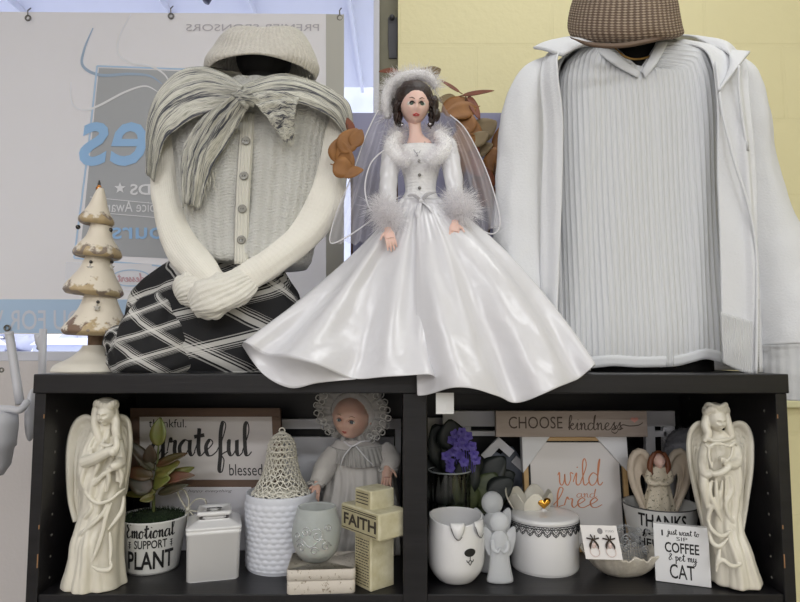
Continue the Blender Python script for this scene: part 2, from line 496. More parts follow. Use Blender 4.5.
mb=MB(); mb.box((.3,-2.8,-.02),(5.8,7.0,.04)); S(mb.build('floor',smat('floor_tile',(150,145,138),.4,var=((120,116,110),8,.5)),smooth=False))
mb=MB(); mb.box((.3,-2.8,2.88),(5.8,7.0,.04)); S(mb.build('ceiling',smat('ceiling_tile',(225,225,220),.9,bn=(200,.001)),smooth=False))
# window: jamb, stile, sill and glass
win=MB()
xj=at(379,100,YW).x; xs=at(373,100,YW).x
win.box(((xs+xj)/2,YW+.03,(zs+2.5)/2),(xj-xs,.03,2.5-zs)); win.box(((xs-2.2)/2,YW+.03,zs+.012),(xs+2.2,.05,.024)); win.box((-2.18,YW+.03,(zs+2.5)/2),(.04,.03,2.5-zs)); win.box(((xs-2.2)/2,YW+.03,2.48),(xs+2.2,.05,.04))
wo=S(win.build('window_1',smat('window_white',(205,206,215),.4),smooth=False,bevel=.002))
wo['label']='white framed shop window behind the hanging banner'
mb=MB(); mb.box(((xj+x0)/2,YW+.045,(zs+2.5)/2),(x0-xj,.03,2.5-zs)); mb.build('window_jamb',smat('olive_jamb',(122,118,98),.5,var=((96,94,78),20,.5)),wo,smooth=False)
mb=MB(); mb.box(((xs-2.2)/2,YW+.05,(zs+2.5)/2),(xs+2.2-.02,.003,2.5-zs))
mb.build('window_glass',smat('window_glass_m',(255,255,255),.0,trans=1,ior=1.02),wo,smooth=False)
mb=MB(); pp=[at(x,y,YW+.025) for x,y in ((388,17),(397,17),(398,26),(397,58),(389,58),(388,40))]
a=[p for p in pp]; mb.add(a+[p+V((0,.01,0)) for p in a],[(0,1,2,3,4,5),(11,10,9,8,7,6)]+[(i,i+6,(i+1)%6+6,(i+1)%6) for i in range(6)])
mb.ell(at(392,17,YW+.02),.007); mb.build('window_latch',smat('latch_dark',(70,70,76),.5),wo,smooth=False,bevel=.001,fixn=True)
# outside: snow, far trees, sheds, a canopy above the window
mb=MB(); mb.box((0,50.8,1.0),(120,100,.1)); S(mb.build('snowy_ground',smat('snow',(238,240,250),.8,var=((190,195,225),.35,.7)),smooth=False))
soff=smat('soffit',(205,207,220),.6)
mb=MB(); mb.box((-1,1.5,2.62),(4,1.5,.03)); 
for x in (-1.9,-1.55,-.95,-.6,-.2): mb.box((x,1.5,2.59),(.015,1.5,.03))
S(mb.build('porch_ceiling',soff,smooth=False))
mb=MB(); mb.tube([(-.64,1.0,2.35),(-.52,1.05,2.62)],.012); o=mb.build('porch_strut',smat('dark_steel',(70,72,90),.5)); S(o)
b=empty('building',(-1.2,9,1.05),'pale lavender building seen outside between the banner and the window jamb','building')
mb=MB(); mb.box((-1.5,9.5,3.6),(4,1,5.1)); mb.build('wall',smat('pale_siding',(205,208,224),.7,var=((180,184,208),3,.6)),b,smooth=False)
mb=MB(); mb.box((-1.5,8.95,4.4),(4.1,.1,.5)); mb.build('fascia',smat('fascia_white',(225,228,245),.7),b,smooth=False)
for i in range(9):
    x=-36+i*5.2; h=random.uniform(1.0,2.2)
    mb=MB(); 
    for k in range(9):
        mb.ell((x+random.uniform(-1.2,1.2),40+random.uniform(-.6,.6),1.3+random.uniform(.2,h*.7)),(random.uniform(.5,1.1),.6,random.uniform(.4,.8)),n=10,k=6,fn=lambda d:1+.35*noise.noise(d*3+V((x,0,0))))
    mb.tube([(x,40,1.0),(x,40,2)],.12,6)
    tag(mb.build('distant_tree',smat('far_tree',(186,188,206),.9)),'hazy bare tree in the snow far outside the window','tree','distant trees outside the window')
for i,(x,wd) in enumerate(((-22,4),(-16.5,3),(-12.5,3.5))):
    r=empty('distant_house',(x,30,1.05),'low snowy house far outside below the banner, %s'%('farthest left','between the other two','nearest the ceramic tree')[i],'house','distant houses outside')
    mb=MB(); mb.box((x,30,1.25),(wd,1,.4)); mb.build('wall',smat('far_wall',(180,184,206),.9),r,smooth=False)
    mb=MB(); mb.prism([(-wd/2-.1,0),(wd/2+.1,0),(wd/2-.4,.35),(-wd/2+.4,.35)],1.2,lambda u,v,w,x=x:(x+u,29.4+w,1.45+v)); mb.build('roof',smat('snow',(238,240,250)),r,smooth=False,fixn=True)

# ================================================================ banner
YB=0.585
fb=lambda u,v,w=0: at(u,v,YB+w)
bn_=empty('banner',fb(100,335),'large pale vinyl banner with mirrored lettering hanging in the window','banner')
t=NT('banner_vinyl'); t.setp(Base_Color=lin((220,215,210)),Roughness=.5)
d=t.n('ShaderNodeBsdfTranslucent',Color=lin((226,221,216))); mx=t.n('ShaderNodeMixShader',Fac=.30)
t.t.links.new(t.b.outputs[0],mx.inputs[1]); t.t.links.new(d.outputs[0],mx.inputs[2]); t.t.links.new(mx.outputs[0],t.out.inputs[0]); vinyl=t.mat
def wav(u,v): return .004*sin(u*.03)+.003*sin(v*.02+u*.01)
def pan(mb,pts,m=0,w=0,n=24):
    """rectangle-ish panel from 4 px corners TL TR BR BL following the vinyl"""
    TL,TR,BR,BL=[V(p) for p in pts]; P=[]
    for i in range(n+1):
        row=[]
        for j in range(n+1):
            p=TL.lerp(TR,j/n).lerp(BL.lerp(BR,j/n),i/n); row.append(at(p[0],p[1],YB+wav(p[0],p[1])+w))
        P.append(row)
    mb.grid(P,m=m)
mb=MB(); pan(mb,[(-120,11),(327,14),(327,336),(-120,333)]); mb.build('vinyl_sheet',vinyl,bn_)
mb=MB(); pan(mb,[(326,14),(344,14.5),(344,336),(326,336)],w=-.001); mb.build('side_hem',smat('banner_hem',(178,176,168),.6),bn_)
def flat(name,mat,label=None): 
    return name,mat
cb=lambda u,v,w=0: at(u,v,YB+wav(u,v)+w)
W=-.0016
gre=smat('print_grey',(168,170,174),.6); blu=smat('print_blue',(176,200,226),.6); wht=smat('print_white',(225,225,228),.6); lgt=smat('print_lightgrey',(190,190,194),.6)
mb=MB(); pan(mb,[(99,68),(260,74),(235,262),(80,254)],w=-.0008); mb.build('printed_panel',gre,bn_)
mb=MB(); pan(mb,[(-120,299),(320,300),(320,335),(-120,332)],w=-.0008); mb.build('printed_band',blu,bn_)
mb=MB()
def pline(mb,pts,wd,mat=0,sub=8,w=W,taper=False):
    p=crom(pts,sub); n=len(p); vs=[]
    for i in range(n):
        a=p[max(i-1,0)];c=p[min(i+1,n-1)];dx,dy=c[0]-a[0],c[1]-a[1];L=math.hypot(dx,dy) or 1
        ww=wd*(sin(pi*min(.98,max(.05,i/(n-1))))**.5 if taper else 1)/2
        vs+=[cb(p[i][0]-dy/L*ww,p[i][1]+dx/L*ww,w),cb(p[i][0]+dy/L*ww,p[i][1]-dx/L*ww,w)]
    mb.add(vs,[[2*i,2*i+1,2*i+3,2*i+2] for i in range(n-1)],m=mat)
pline(mb,[(97,66),(180,69),(262,72)],1.6,sub=2); pline(mb,[(97,66),(88,150),(74,258)],1.8,sub=2); pline(mb,[(74,258),(160,266),(240,272)],1.6,sub=2)
mb.build('printed_outline',blu,bn_)
mb=MB()
pline(mb,[(93,28),(84,50),(83,66),(100,75),(130,74),(150,76),(162,84)],3,taper=True)
mb.build('printed_swirl',smat('print_bluegrey',(158,176,198),.6),bn_)
mb=MB()
pline(mb,[(71,82),(72,103),(84,110),(100,105),(125,92),(145,86),(158,92)],2.2,taper=True); mb.build('printed_swirl',wht,bn_); mb=MB(); pline(mb,[(131,14),(120,35),(118,52),(128,62),(150,66),(165,75),(172,90)],2.2,taper=True)
mb.build('printed_swirl',wht,bn_); mb=MB(); pline(mb,[(90,197),(150,203),(230,210)],.8,w=-.0024); pline(mb,[(92,212),(150,217),(230,224)],.8,w=-.0024)
mb.build('printed_rule',wht,bn_)
mb=MB(); text(mb,'PREMIER SPONSORS',(186,319,31,24),cb,mirror=True,w=W); mb.build('banner_lettering',smat('print_faint',(176,170,172),.6),bn_)
mb=MB(); text(mb,'es',(79,147,166,122),cb,bold=.012,shear=-.15,mirror=True,w=-.0024); mb.build('banner_lettering',smat('print_skyblue',(150,188,228),.6),bn_); mb=MB(); text(mb,'hours',(112,178,239,222),cb,bold=.01,mirror=True,w=-.0024)
mb.build('banner_lettering',smat('print_skyblue',(150,188,228),.6),bn_)
mb=MB(); text(mb,'AWARDS',(130,205,195,184),cb,bold=.02,mirror=True,w=-.0024); mb.build('banner_lettering',wht,bn_); mb=MB(); text(mb,'Choice Awards',(96,170,212,201),cb,mirror=True,w=-.0024)
mb.build('banner_lettering',wht,bn_); mb=MB()
st=[(120+6*(1 if i%2==0 else .42)*sin(i*pi/5),188-6*(1 if i%2==0 else .42)*cos(i*pi/5)) for i in range(10)]
mb.add([cb(x,y,-.0024) for x,y in st],[list(range(10))])
mb.build('printed_star',wht,bn_)
mb=MB(); text(mb,'THANK YOU FOR VOTING',(-72,170,330,310),cb,bold=.01,mirror=True,w=W); mb.build('banner_lettering',smat('print_pinkwhite',(205,208,220),.6),bn_)
mb=MB(); pan(mb,[(66,262),(156,264),(154,291),(64,289)],w=-.0012,n=6); mb.build('logo_patch',smat('print_white2',(228,228,234),.6),bn_)
mb=MB()
ring=[(131+19*cos(a*pi/20),278+8*sin(a*pi/20)) for a in range(41)]; pline(mb,ring,1.2,sub=1,w=-.002)
script(mb,'moms',(116,146,282,274),cb,thick=.16,thin=.1,mirror=True,w=-.002) if False else None
mb.build('logo_oval',blu,bn_)
mb=MB(); script(mb,'dessert',(117,145,282,273),cb,thick=.2,thin=.12,mirror=True,w=-.0022); mb.build('logo_lettering',smat('print_rose',(205,170,178),.6),bn_)
metal=smat('grommet_metal',(120,118,112),.3,metal=.9)
for x,y in ((28,18),(171,16),(340,18),(7,328)):
    mb=MB(); c=at(x,y,YB-.004); s=sc(YB)
    mb.tube([c+V((cos(a*pi/10),0,sin(a*pi/10)))*(2.6*s) for a in range(20)],.9*s,6,closed=True)
    if y<30: mb.tube([c+V((0,-.001,2.4*s)),c+V((-.6*s,0,8*s)),c+V((1*s,.006,12*s))],.7*s,6)
    tag(mb.build('banner_hook',metal),{28:'metal ring hook at the banner top, leftmost of three',171:'metal ring hook on the banner top, left of the cream hat',340:'metal ring hook at the banner top right corner, right of the cream hat',7:'white-centred metal ring at the banner bottom edge beside the white rack',1.5:'metal ring at the left picture edge below the banner'}[x],'hook','banner hooks')

# ================================================================ bookcase
def tb(name):
    if name in MATS: return MATS[name]
    t=NT(name); t.setp(Roughness=.36); t.b.inputs['Specular IOR Level'].default_value=.35
    n=t.noise(t.obj(),3,6,.6,stretch=(1,18,18)); f=t.math('MULTIPLY_ADD',n,2,-.6,clamp=True)
    t.link(t.mix(f,lin((20,19,21)),lin((33,32,35))),'Base Color'); t.bump(t.noise(t.obj(),8,6,.7,stretch=(1,25,25)),.0003)
    MATS[name]=t.mat; return t.mat
blk=tb('black_brown_laminate')
DEP=.34
bc=empty('bookcase',(0,DEP/2,0),'black two-bay bookcase with worn edges carrying the clothes and figurines','bookcase')
XL=at(33.5,374,0).x; XR=at(788.5,373,0).x; TB=TOPZ-.0295
mb=MB(); mb.box(((XL+XR)/2,DEP/2,(TOPZ+TB)/2),(XR-XL,DEP,TOPZ-TB)); mb.build('top_board',blk,bc,smooth=False,bevel=.0015)
SL=at(34.5,391,.002).x; SR=at(787,391,.002).x; th=.0175
for x in (SL+th/2,SR-th/2):
    mb=MB(); mb.box((x,DEP/2+.001,TB/2),(th,DEP-.004,TB))
    sp=mb.build('side_panel',blk,bc,smooth=False,bevel=.001)
    hm=MB(); sg=1 if x<0 else -1
    for zz in range(9):
        for yy in (.035,.29):
            hm.ell((x+sg*th/2,yy,TB-.03-zz*.032),(.0008,.0022,.0022),n=8,k=6)
    hm.build('peg_hole',smat('peg_grey',(105,103,100),.6),sp)
    wm=MB()
    for zz,l in ((TB-.035,.006),(BOTZ+.05,.02),(BOTZ+.1,.006)): wm.box((x+sg*th*.42,.0024,zz),(.0014,.0012,l))
    wm.build('chipped_edge',smat('bare_chipboard',(150,112,78),.8),sp,smooth=False)
DL=at(403,430,.004).x; DR=at(427,430,.004).x
mb=MB(); mb.box(((DL+DR)/2,DEP/2+.002,(TB+.05)/2),(DR-DL,DEP-.008,TB-.05)); mb.build('divider',blk,bc,smooth=False,bevel=.001)
for (a,b_) in ((SL+th,DL),(DR,SR-th)):
    for z in (BOTZ,BOTZ-.36,.08):
        mb=MB(); mb.box(((a+b_)/2,DEP/2,z-.011),(b_-a,DEP-.012,.022)); mb.build('shelf_board',blk,bc,smooth=False,bevel=.001)
mb=MB(); mb.box(((SL+SR)/2,DEP-.004,TB/2+.02),(SR-SL-.02,.006,TB-.06)); mb.build('back_panel',blk,bc,smooth=False)
INB=DEP-.012
# lavender board behind the doll
a=at(352,113,.32); b_=at(506,113,.32)
mb=MB(); mb.box(((a.x+b_.x)/2,.322,(a.z+TOPZ)/2),(b_.x-a.x,.008,a.z-TOPZ)); tag(mb.build('foam_board',smat('lavender_board',(150,150,180),.6),smooth=False,bevel=.001),'plain lavender board standing behind the bride doll','board')
# white rack at the far left
rk=empty('white_rack',at(20,470,.25),'white plastic rack with rounded bin at the left edge of the picture','rack')
wp=smat('white_plastic',(200,200,205),.35)
mb=MB(); mb.tube([at(9,332,.33),at(11,345,.33),at(20,404,.30)],.0085,14,sub=3); mb.build('post',wp,rk)
mb=MB(); mb.tube([at(38,334,.42),at(40,350,.42),at(42,374,.42),V((at(42,374,.42).x,.42,.001))],.008,14,sub=3); mb.build('post',wp,rk)
mb=MB(); mb.tube([at(-20,408,.25),at(8,409,.25),at(20,410,.25),at(27,402,.27)],.007,12,sub=4); mb.build('crossbar',wp,rk)
mb=MB(); c=at(1.5,370,.30); mb.tube([c+V((cos(a*pi/8),0,sin(a*pi/8)))*.004 for a in range(16)],.0016,6,closed=True); mb.build('bolt',metal,rk)
mb=MB(); c=at(-4,440,.25); s=sc(.25)
mb.lathe([(0,-36*s),(8*s,-34*s),(14*s,-24*s),(16*s,-8*s),(18*s,-6*s),(18*s,0),(19*s,14*s),(18*s,24*s),(8*s,28*s),(0,29*s)],c,n=32); mb.build('bin',wp,rk)
mb=MB(); c=at(31,415,.3); mb.ell(c,(5*s,8*s,27*s),fn=lambda d:1.0); mb.build('pad',wp,rk)
# ================================================================ left display: mannequin 1
blackfab=smat('black_velvet',(16,16,18),.9,bn=(300,.0005))
Y1=.17; s1=sc(Y1)
def q1(px,py,d=0,Y0=Y1): return at(px,py,Y0-d*sc(Y0))
m=empty('mannequin_form',(at(262,370,Y1).x,Y1,TOPZ),'black headless-faced mannequin form inside the cream cardigan outfit','mannequin')
def ybase(Y): # pixel row of the table top at depth Y
    return 301-F*(( (TOPZ-CAM.z)/(Y-CAM.y))*cos(PIT)-sin(PIT))/(cos(PIT)+((TOPZ-CAM.z)/(Y-CAM.y))*sin(PIT))
yb1=ybase(Y1)
mb=MB(); loft(mb,[(52,244,284,20,0),(66,240,290,24,0),(78,246,280,18,0),(88,238,288,20,0),(104,205,315,28,0),(130,190,315,30,0),(200,195,300,28,0),(258,200,280,24,0),(yb1,205,275,24,0)],Y1,n=40,rows=40)
mb.build('torso',blackfab,m)
mb=MB(); mb.ell(q1(264,60),(28*s1,30*s1,26*s1),n=28,k=18); mb.build('head',blackfab,m)

# plaid skirt bundled round the base
def plaid():
    t=NT('black_white_plaid'); t.setp(Roughness=.8)
    uv,u,v=t.uv()
    def band(x,n,a,b):
        f=t.math('FRACT',t.math('MULTIPLY',x,n)); 
        return t.math('MULTIPLY',t.math('GREATER_THAN',f,a),t.math('LESS_THAN',f,b))
    x=t.math('ADD',t.math('MULTIPLY',u,1.5),t.math('MULTIPLY',v,.7)); y=t.math('SUBTRACT',t.math('MULTIPLY',u,1.1),t.math('MULTIPLY',v,1.0))
    def fam(x):
        A=band(x,3.4,.08,.20); B=band(x,3.4,.23,.26); B2=band(x,3.4,.29,.31); Cc=band(x,3.4,.01,.04); D=band(x,3.4,.34,.35)
        r=t.math('ADD',t.math('MULTIPLY',A,.75),t.math('MULTIPLY',B,.6)); r=t.math('ADD',r,t.math('MULTIPLY',B2,.5)); r=t.math('ADD',r,t.math('MULTIPLY',Cc,.5)); return t.math('ADD',r,t.math('MULTIPLY',D,.4))
    f=t.math('ADD',fam(x),fam(y),clamp=True); f=t.math('MULTIPLY',f,1.15)
    tw=t.math('MULTIPLY_ADD',t.math('SINE',t.math('MULTIPLY',t.math('ADD',u,v),900)),.15,.85); f=t.math('MULTIPLY',f,tw)
    t.link(t.mix(f,lin((20,20,24)),lin((222,220,216))),'Base Color'); t.bump(t.noise(t.obj(),700,2),.0006); return t.mat
PL=plaid()
def nz(a,b,c=0,f=1): return noise.noise(V((a*f,b*f,c)))
sk=empty('plaid_skirt',(at(205,370,Y1-.03).x,Y1-.03,TOPZ),'black and white plaid skirt bundled on the shelf below the cream cardigan','skirt')
def lump(cx,y0,y1,hw,dh,Yc,seed,name,shape=None,par=None,mat=None,amp=1.0):
    mb=MB(); s=sc(Yc); rows=[]; NR=54; NC=120
    zb=at(cx,y1,Yc).z; zt=at(cx,y0,Yc).z; cxw=at(cx,(y0+y1)/2,Yc).x
    for i in range(NR):
        t=i/(NR-1); z=zb+(zt-zb)*t
        prof=sqrt(max(0,1-(max(0,(t-.25))/.75)**2.2)) if not shape else shape(t)
        prof*= (1-.12*(1-min(1,t/.12))**2)
        row=[]
        for j in range(NC):
            a=2*pi*j/NC
            f=1+amp*(.13*nz(cos(a)*1.6,sin(a)*1.6+seed,t*2.2)+.05*(abs(nz(cos(a)*3,sin(a)*3+seed,t*3))-.2)+.055*sin(a*7+4*nz(t*3,seed,cos(a))+seed)*(.4+t*.6)+.04*nz(cos(a)*6,sin(a)*6,t*7+seed))
            r=prof*f
            row.append(V((cxw+cos(a)*hw*s*r, Yc+sin(a)*dh*s*r, z)))
        rows.append(row)
    mb.grid(rows,cu=True,capa=True,capb=True)
    return mb.build(name,mat or PL,par or sk)
lump(221,246,yb1+1,96,50,.15,2.2,'draped_skirt',shape=lambda t:(1-t**2.6)**.55*.92+.04)
lump(160,292,yb1+2,50,40,.11,5.1,'knee_fold',shape=lambda t:(1-t**2.4)**.55*.95+.03)
mb=MB()   # twisted waistband roll at the left
pts=[q1(109,355,38),q1(113,340,42),q1(124,338,48),q1(140,348,52),q1(160,356,54),q1(185,362,50)]
mb.tube(pts,[3*s1,9*s1,13*s1,12*s1,9*s1,6*s1],24,sub=6)
for k in range(len(mb.v)): mb.v[k]=mb.v[k]+V((1,1,1))*(.004*noise.noise(mb.v[k]*70))
mb.v=[V((p.x,p.y,max(p.z,TOPZ+.001))) for p in mb.v]
mb.build('rolled_edge',PL,sk)

# cardigan
def knit():
    t=NT('cream_pointelle_knit'); t.setp(Base_Color=lin((220,218,208)),Roughness=.9); t.b.inputs['Sheen Weight'].default_value=.2
    uv,u,v=t.uv()
    a=t.math('SINE',t.math('MULTIPLY',u,2*pi*44)); b=t.math('SINE',t.math('MULTIPLY_ADD',v,2*pi*60,t.math('MULTIPLY',t.math('SINE',t.math('MULTIPLY',u,2*pi*22)),2.5)))
    n=t.noise(t.obj(),270,4,.7); n2=t.noise(t.obj(),40,2)
    h=t.math('ADD',t.math('MULTIPLY',a,.6),t.math('MULTIPLY',b,.22)); h=t.math('ADD',h,t.math('MULTIPLY',n,3.2))
    t.bump(h,.0022)
    f=t.math('MULTIPLY_ADD',t.math('ADD',h,n2),.30,-.25,clamp=True)
    t.link(t.mix(f,lin((222,221,215)),lin((244,243,239))),'Base Color'); return t.mat
KN=knit(); SLV=ribmat('cream_fine_knit',(238,234,224),44,.00035,knit=50,axis=0,nb=2.4); CUF=ribmat('cream_rib',(236,232,222),24,.0012,knit=0,axis=0,nb=1.2)
cd=empty('cream_cardigan',(at(250,300,Y1).x,Y1,at(250,300,Y1).z),'cream buttoned knit cardigan with its sleeves crossed in front, under the gauzy scarf','cardigan')
def foldA(a,y):
    front=max(0,-sin(a))
    return front*(1.6*sin(y*.05+cos(a)*5)+1.2*sin(cos(a)*16+y*.02))
mb=MB(); loft(mb,[(86,228,296,26,0),(95,196,325,32,0),(108,176,338,37,0),(125,170,336,40,0),(150,172,330,42,0),(180,176,326,43,0),(215,180,320,44,-2),(245,186,316,47,-5),(262,192,312,50,-7),(268,197,308,48,-7)],Y1,n=110,rows=60,disp=foldA,ex=2.4,top=False,bot=True)
mb.build('body',KN,cd)
# placket strip, follows the front
def bodyfront(px,py,off=1.0):
    tab=[(86,228,296,26,0),(95,196,325,32,0),(108,176,338,37,0),(125,170,336,40,0),(150,172,330,42,0),(180,176,326,43,0),(215,180,320,44,-2),(245,186,316,47,-5),(262,192,312,50,-7),(268,197,308,48,-7)]
    xL,xR,dh,yo=interp(tab,py); c=(xL+xR)/2; hw=(xR-xL)/2
    cw=at(c,py,Y1).x; x=at(px,py,Y1-dh*s1).x
    for _ in range(4):
        k=max(-.98,min(.98,(x-cw)/(hw*s1))); d=(1-abs(k)**2.4)**(1/2.4)*dh-yo; x=at(px,py,Y1-d*s1).x
    return at(px,py,Y1-(d+off)*s1)
mb=MB(); P=[]
for i in range(40):
    y=112+152*i/39; x=246+2*sin(y*.02)-(y-112)*.02
    P.append([bodyfront(x-7+14*j/6,y,2.2+1.2*(1-abs(j/3-1)**4)) for j in range(7)])
mb.grid(P,flip=False); mb.build('placket',ribmat('placket_rib',(222,219,208),5,.0012,nb=.8),cd,solid=.002)
for y in (141,176,209,240):
    mb=MB(); x=246-(y-112)*.02+2*sin(y*.02); c=bodyfront(x,y,4.6); M=Rx(pi/2)
    mb.lathe([(0,-.4*s1),(3.9*s1,-.3*s1),(4.2*s1,.6*s1),(3.4*s1,1.5*s1),(2.5*s1,1.1*s1),(0,1.0*s1)],c,n=20,M=M)
    bo=mb.build('button',smat('pearl_grey_button',(140,138,130),.25,coat=.6),cd)
    mb=MB(); 
    for dx,dz in ((-1,0),(1,0)): mb.ell(c+V((dx*s1,-1.4*s1,0)),.5*s1,n=8,k=6)
    mb.build('button_eye',smat('thread_dark',(60,58,54),.8),bo)
# sleeves as flattened soft tubes
def sleeve(name,ctrl,mat,par,n=40,sub=9,flat=.75,amp=.05,seed=0,Y0=Y1,cap=True,knots=7):
    """ctrl rows: (px,py,d,r_px)"""
    s=sc(Y0); pts=[at(c[0],c[1],Y0-c[2]*s) for c in ctrl]; r=[c[3]*sc(Y0-c[2]*s) for c in ctrl]
    mb=MB(); mb.tube(pts,r,n,flat=flat,up=(0,-1,0),sub=sub,cap=cap)
    N=(len(ctrl)-1)*sub+1; axis=crom(pts,sub)
    for i in range(N):
        for j in range(n):
            k=i*n+j; c=V(axis[i]); a=2*pi*j/n
            f=1+amp*(sin(a*2+i*.16+seed)+.8*sin(a*5+i*.07+seed*2)+1.6*nz(cos(a)*2,sin(a)*2,i*.10+seed)+2.2*(abs(nz(cos(a)*1.6+i*.05,sin(a)*1.6,i*.16*(9/sub)+seed*3))-.25)+.9*nz(cos(a)*5,sin(a)*5,i*.3+seed))
            mb.v[k]=c+(mb.v[k]-c)*f
    return mb.build(name,mat,par)
sleeve('sleeve',[(184,106,4,10),(174,120,8,15),(166,150,12,15.5),(165,185,20,14.5),(171,220,34,15),(184,250,48,17),(200,270,62,17),(214,284,68,14)],SLV,cd,amp=.045,seed=1)
sleeve('sleeve',[(328,112,0,14),(333,140,4,15.5),(330,175,10,17),(321,208,20,19),(302,236,34,17.5),(275,260,50,16),(250,276,60,15),(228,288,66,14)],SLV,cd,amp=.045,seed=4)
sleeve('cuff',[(212,278,62,13),(204,284,66,18),(194,289,68,20),(184,293,68,17),(178,297,67,9)],CUF,cd,amp=.06,seed=2,flat=.6)
sleeve('cuff',[(248,280,64,14),(234,288,76,19),(220,294,80,22),(205,300,80,22),(193,306,78,12)],CUF,cd,amp=.07,seed=7,flat=.55)

# gauzy striped scarf
def gauze():
    t=NT('striped_gauze'); t.setp(Roughness=.95)
    uv,u,v=t.uv()
    wob=t.noise(uv,6,2); vv=t.math('MULTIPLY_ADD',wob,.10,v)
    c=t.n('ShaderNodeCombineXYZ',X=t.math('MULTIPLY',vv,12),Y=t.math('MULTIPLY',u,.6))
    n=t.noise(c.outputs[0],1.6,4,.75)
    rmp=t.n('ShaderNodeValToRGB',Fac=n); e=rmp.color_ramp; e.elements[0].position=.43; e.elements[0].color=lin((84,86,96)); e.elements[1].position=.475; e.elements[1].color=lin((214,212,202))
    x=e.elements.new(.54); x.color=lin((232,230,220)); x=e.elements.new(.575); x.color=lin((150,150,136)); x=e.elements.new(.61); x.color=lin((232,230,220))
    t.link(rmp.outputs[0],'Base Color')
    h=t.math('ADD',n,t.math('MULTIPLY',t.math('SINE',t.math('MULTIPLY',vv,380)),.25)); h=t.math('ADD',h,t.math('MULTIPLY',t.noise(t.obj(),500,2),.7)); t.bump(h,.0012); return t.mat
GZ=gauze()
sf=empty('gauze_scarf',(at(243,98,Y1-.09).x,Y1-.09,at(243,98,Y1-.09).z),'grey and cream striped gauze scarf knotted over the shoulders of the cream cardigan','scarf')
def Yd(d): return Y1-d*s1
def crinkle(seed,amp=.0028,k=24):
    return lambda u,v: amp*(sin(v*k+2.5*nz(u*3,v*3,seed))*.6+1.0*nz(u*6,v*12,seed))*min(1,6*min(v+.05,1.05-v))+.018*sin(pi*v)
mb=MB(); patch(mb,[(247,88,Yd(52)),(225,74,Yd(34)),(203,67,Yd(20)),(178,72,Yd(10)),(157,94,Yd(14)),(147,126,Yd(24)),(148,176,Yd(32))],
   [(240,104,Yd(58)),(224,108,Yd(54)),(206,113,Yd(50)),(190,120,Yd(48)),(178,128,Yd(46)),(164,142,Yd(42)),(154,182,Yd(36))],80,50,crinkle(1)); mb.build('left_wrap',GZ,sf,solid=.002)
mb=MB(); patch(mb,[(238,90,Yd(50)),(262,78,Yd(28)),(285,74,Yd(16)),(308,80,Yd(8)),(334,92,Yd(0)),(350,106,Yd(-4)),(354,140,Yd(-4))],
   [(244,104,Yd(58)),(262,104,Yd(56)),(284,103,Yd(54)),(303,104,Yd(48)),(322,112,Yd(40)),(336,122,Yd(28)),(350,143,Yd(10))],80,50,crinkle(4)); mb.build('right_wrap',GZ,sf,solid=.002)
# back of the shawl
mb=MB(); patch(mb,[(149,130,Yd(4)),(165,88,Yd(-4)),(205,68,Yd(0)),(240,72,Yd(2)),(290,74,Yd(2)),(335,92,Yd(-4)),(353,125,Yd(-4))],
   [(152,160,Yd(-14)),(176,140,Yd(-52)),(205,140,Yd(-58)),(250,150,Yd(-60)),(300,140,Yd(-58)),(330,140,Yd(-50)),(350,140,Yd(-20))],60,24,lambda u,v:0); mb.build('back_wrap',GZ,sf,solid=.002)
mb=MB(); patch(mb,[(246,96,Yd(62)),(262,92,Yd(60)),(282,92,Yd(57)),(300,98,Yd(50))],[(284,142,Yd(48)),(286,143,Yd(48)),(290,141,Yd(48)),(294,138,Yd(46))],40,40,crinkle(6,.005,22)); mb.build('short_tail',GZ,sf,solid=.002)
mb=MB(); patch(mb,[(226,104,Yd(62)),(205,116,Yd(56)),(188,138,Yd(50)),(181,165,Yd(46)),(183,208,Yd(44))],[(250,104,Yd(62)),(240,122,Yd(58)),(226,146,Yd(54)),(212,168,Yd(52)),(200,210,Yd(50))],50,44,crinkle(9,.005,20)); tl=mb.build('long_tail',GZ,sf,solid=.002)
mb=MB()
for k in range(70):
    x=random.uniform(184,216); y=205-(x-184)*1.15+random.uniform(-6,4); p=at(x,y,Yd(random.uniform(48,53)))
    tuft(mb,p,V((random.uniform(-.1,.35),-.1,-1)),random.uniform(.018,.034),.0006,droop=.25)
for k in range(22):
    x=random.uniform(278,296); tuft(mb,at(x,138+random.uniform(-3,4),Yd(50)),V((random.uniform(-.3,.3),-.1,-1)),random.uniform(.006,.014),.0006,droop=.3)
for k in range(46):
    x=random.uniform(246,312); tuft(mb,at(x,79+random.uniform(-2,3),Yd(26)),V((random.uniform(-.6,.6),-.3,1)),random.uniform(.002,.006),.001,droop=.4)
f_=mb.build('fringe',smat('fringe_thread',(206,203,190),.95),sf); f_['kind']='stuff'
mb=MB(); c=at(244,99,Yd(64))
mb.ell(c,(12*s1,8*s1,9*s1),n=36,k=24,fn=lambda d:1+.16*sin(d.x*9+d.z*7)+.18*noise.noise(d*2.4)); mb.build('knot',GZ,sf)

# cream bucket hat
def hatmat():
    t=NT('fuzzy_cream_knit'); t.setp(Base_Color=lin((205,198,186)),Roughness=.95); t.b.inputs['Sheen Weight'].default_value=.4
    uv,u,v=t.uv(); r=t.math('SINE',t.math('MULTIPLY',u,2*pi*70)); n=t.noise(t.obj(),320,4,.7)
    t.bump(t.math('MULTIPLY_ADD',r,.35,t.math('MULTIPLY',n,1.6)),.0022)
    t.link(t.mix(t.noise(t.obj(),150,3),lin((200,194,184)),lin((238,233,224))),'Base Color'); return t.mat
mb=MB(); rows=[]; n=90
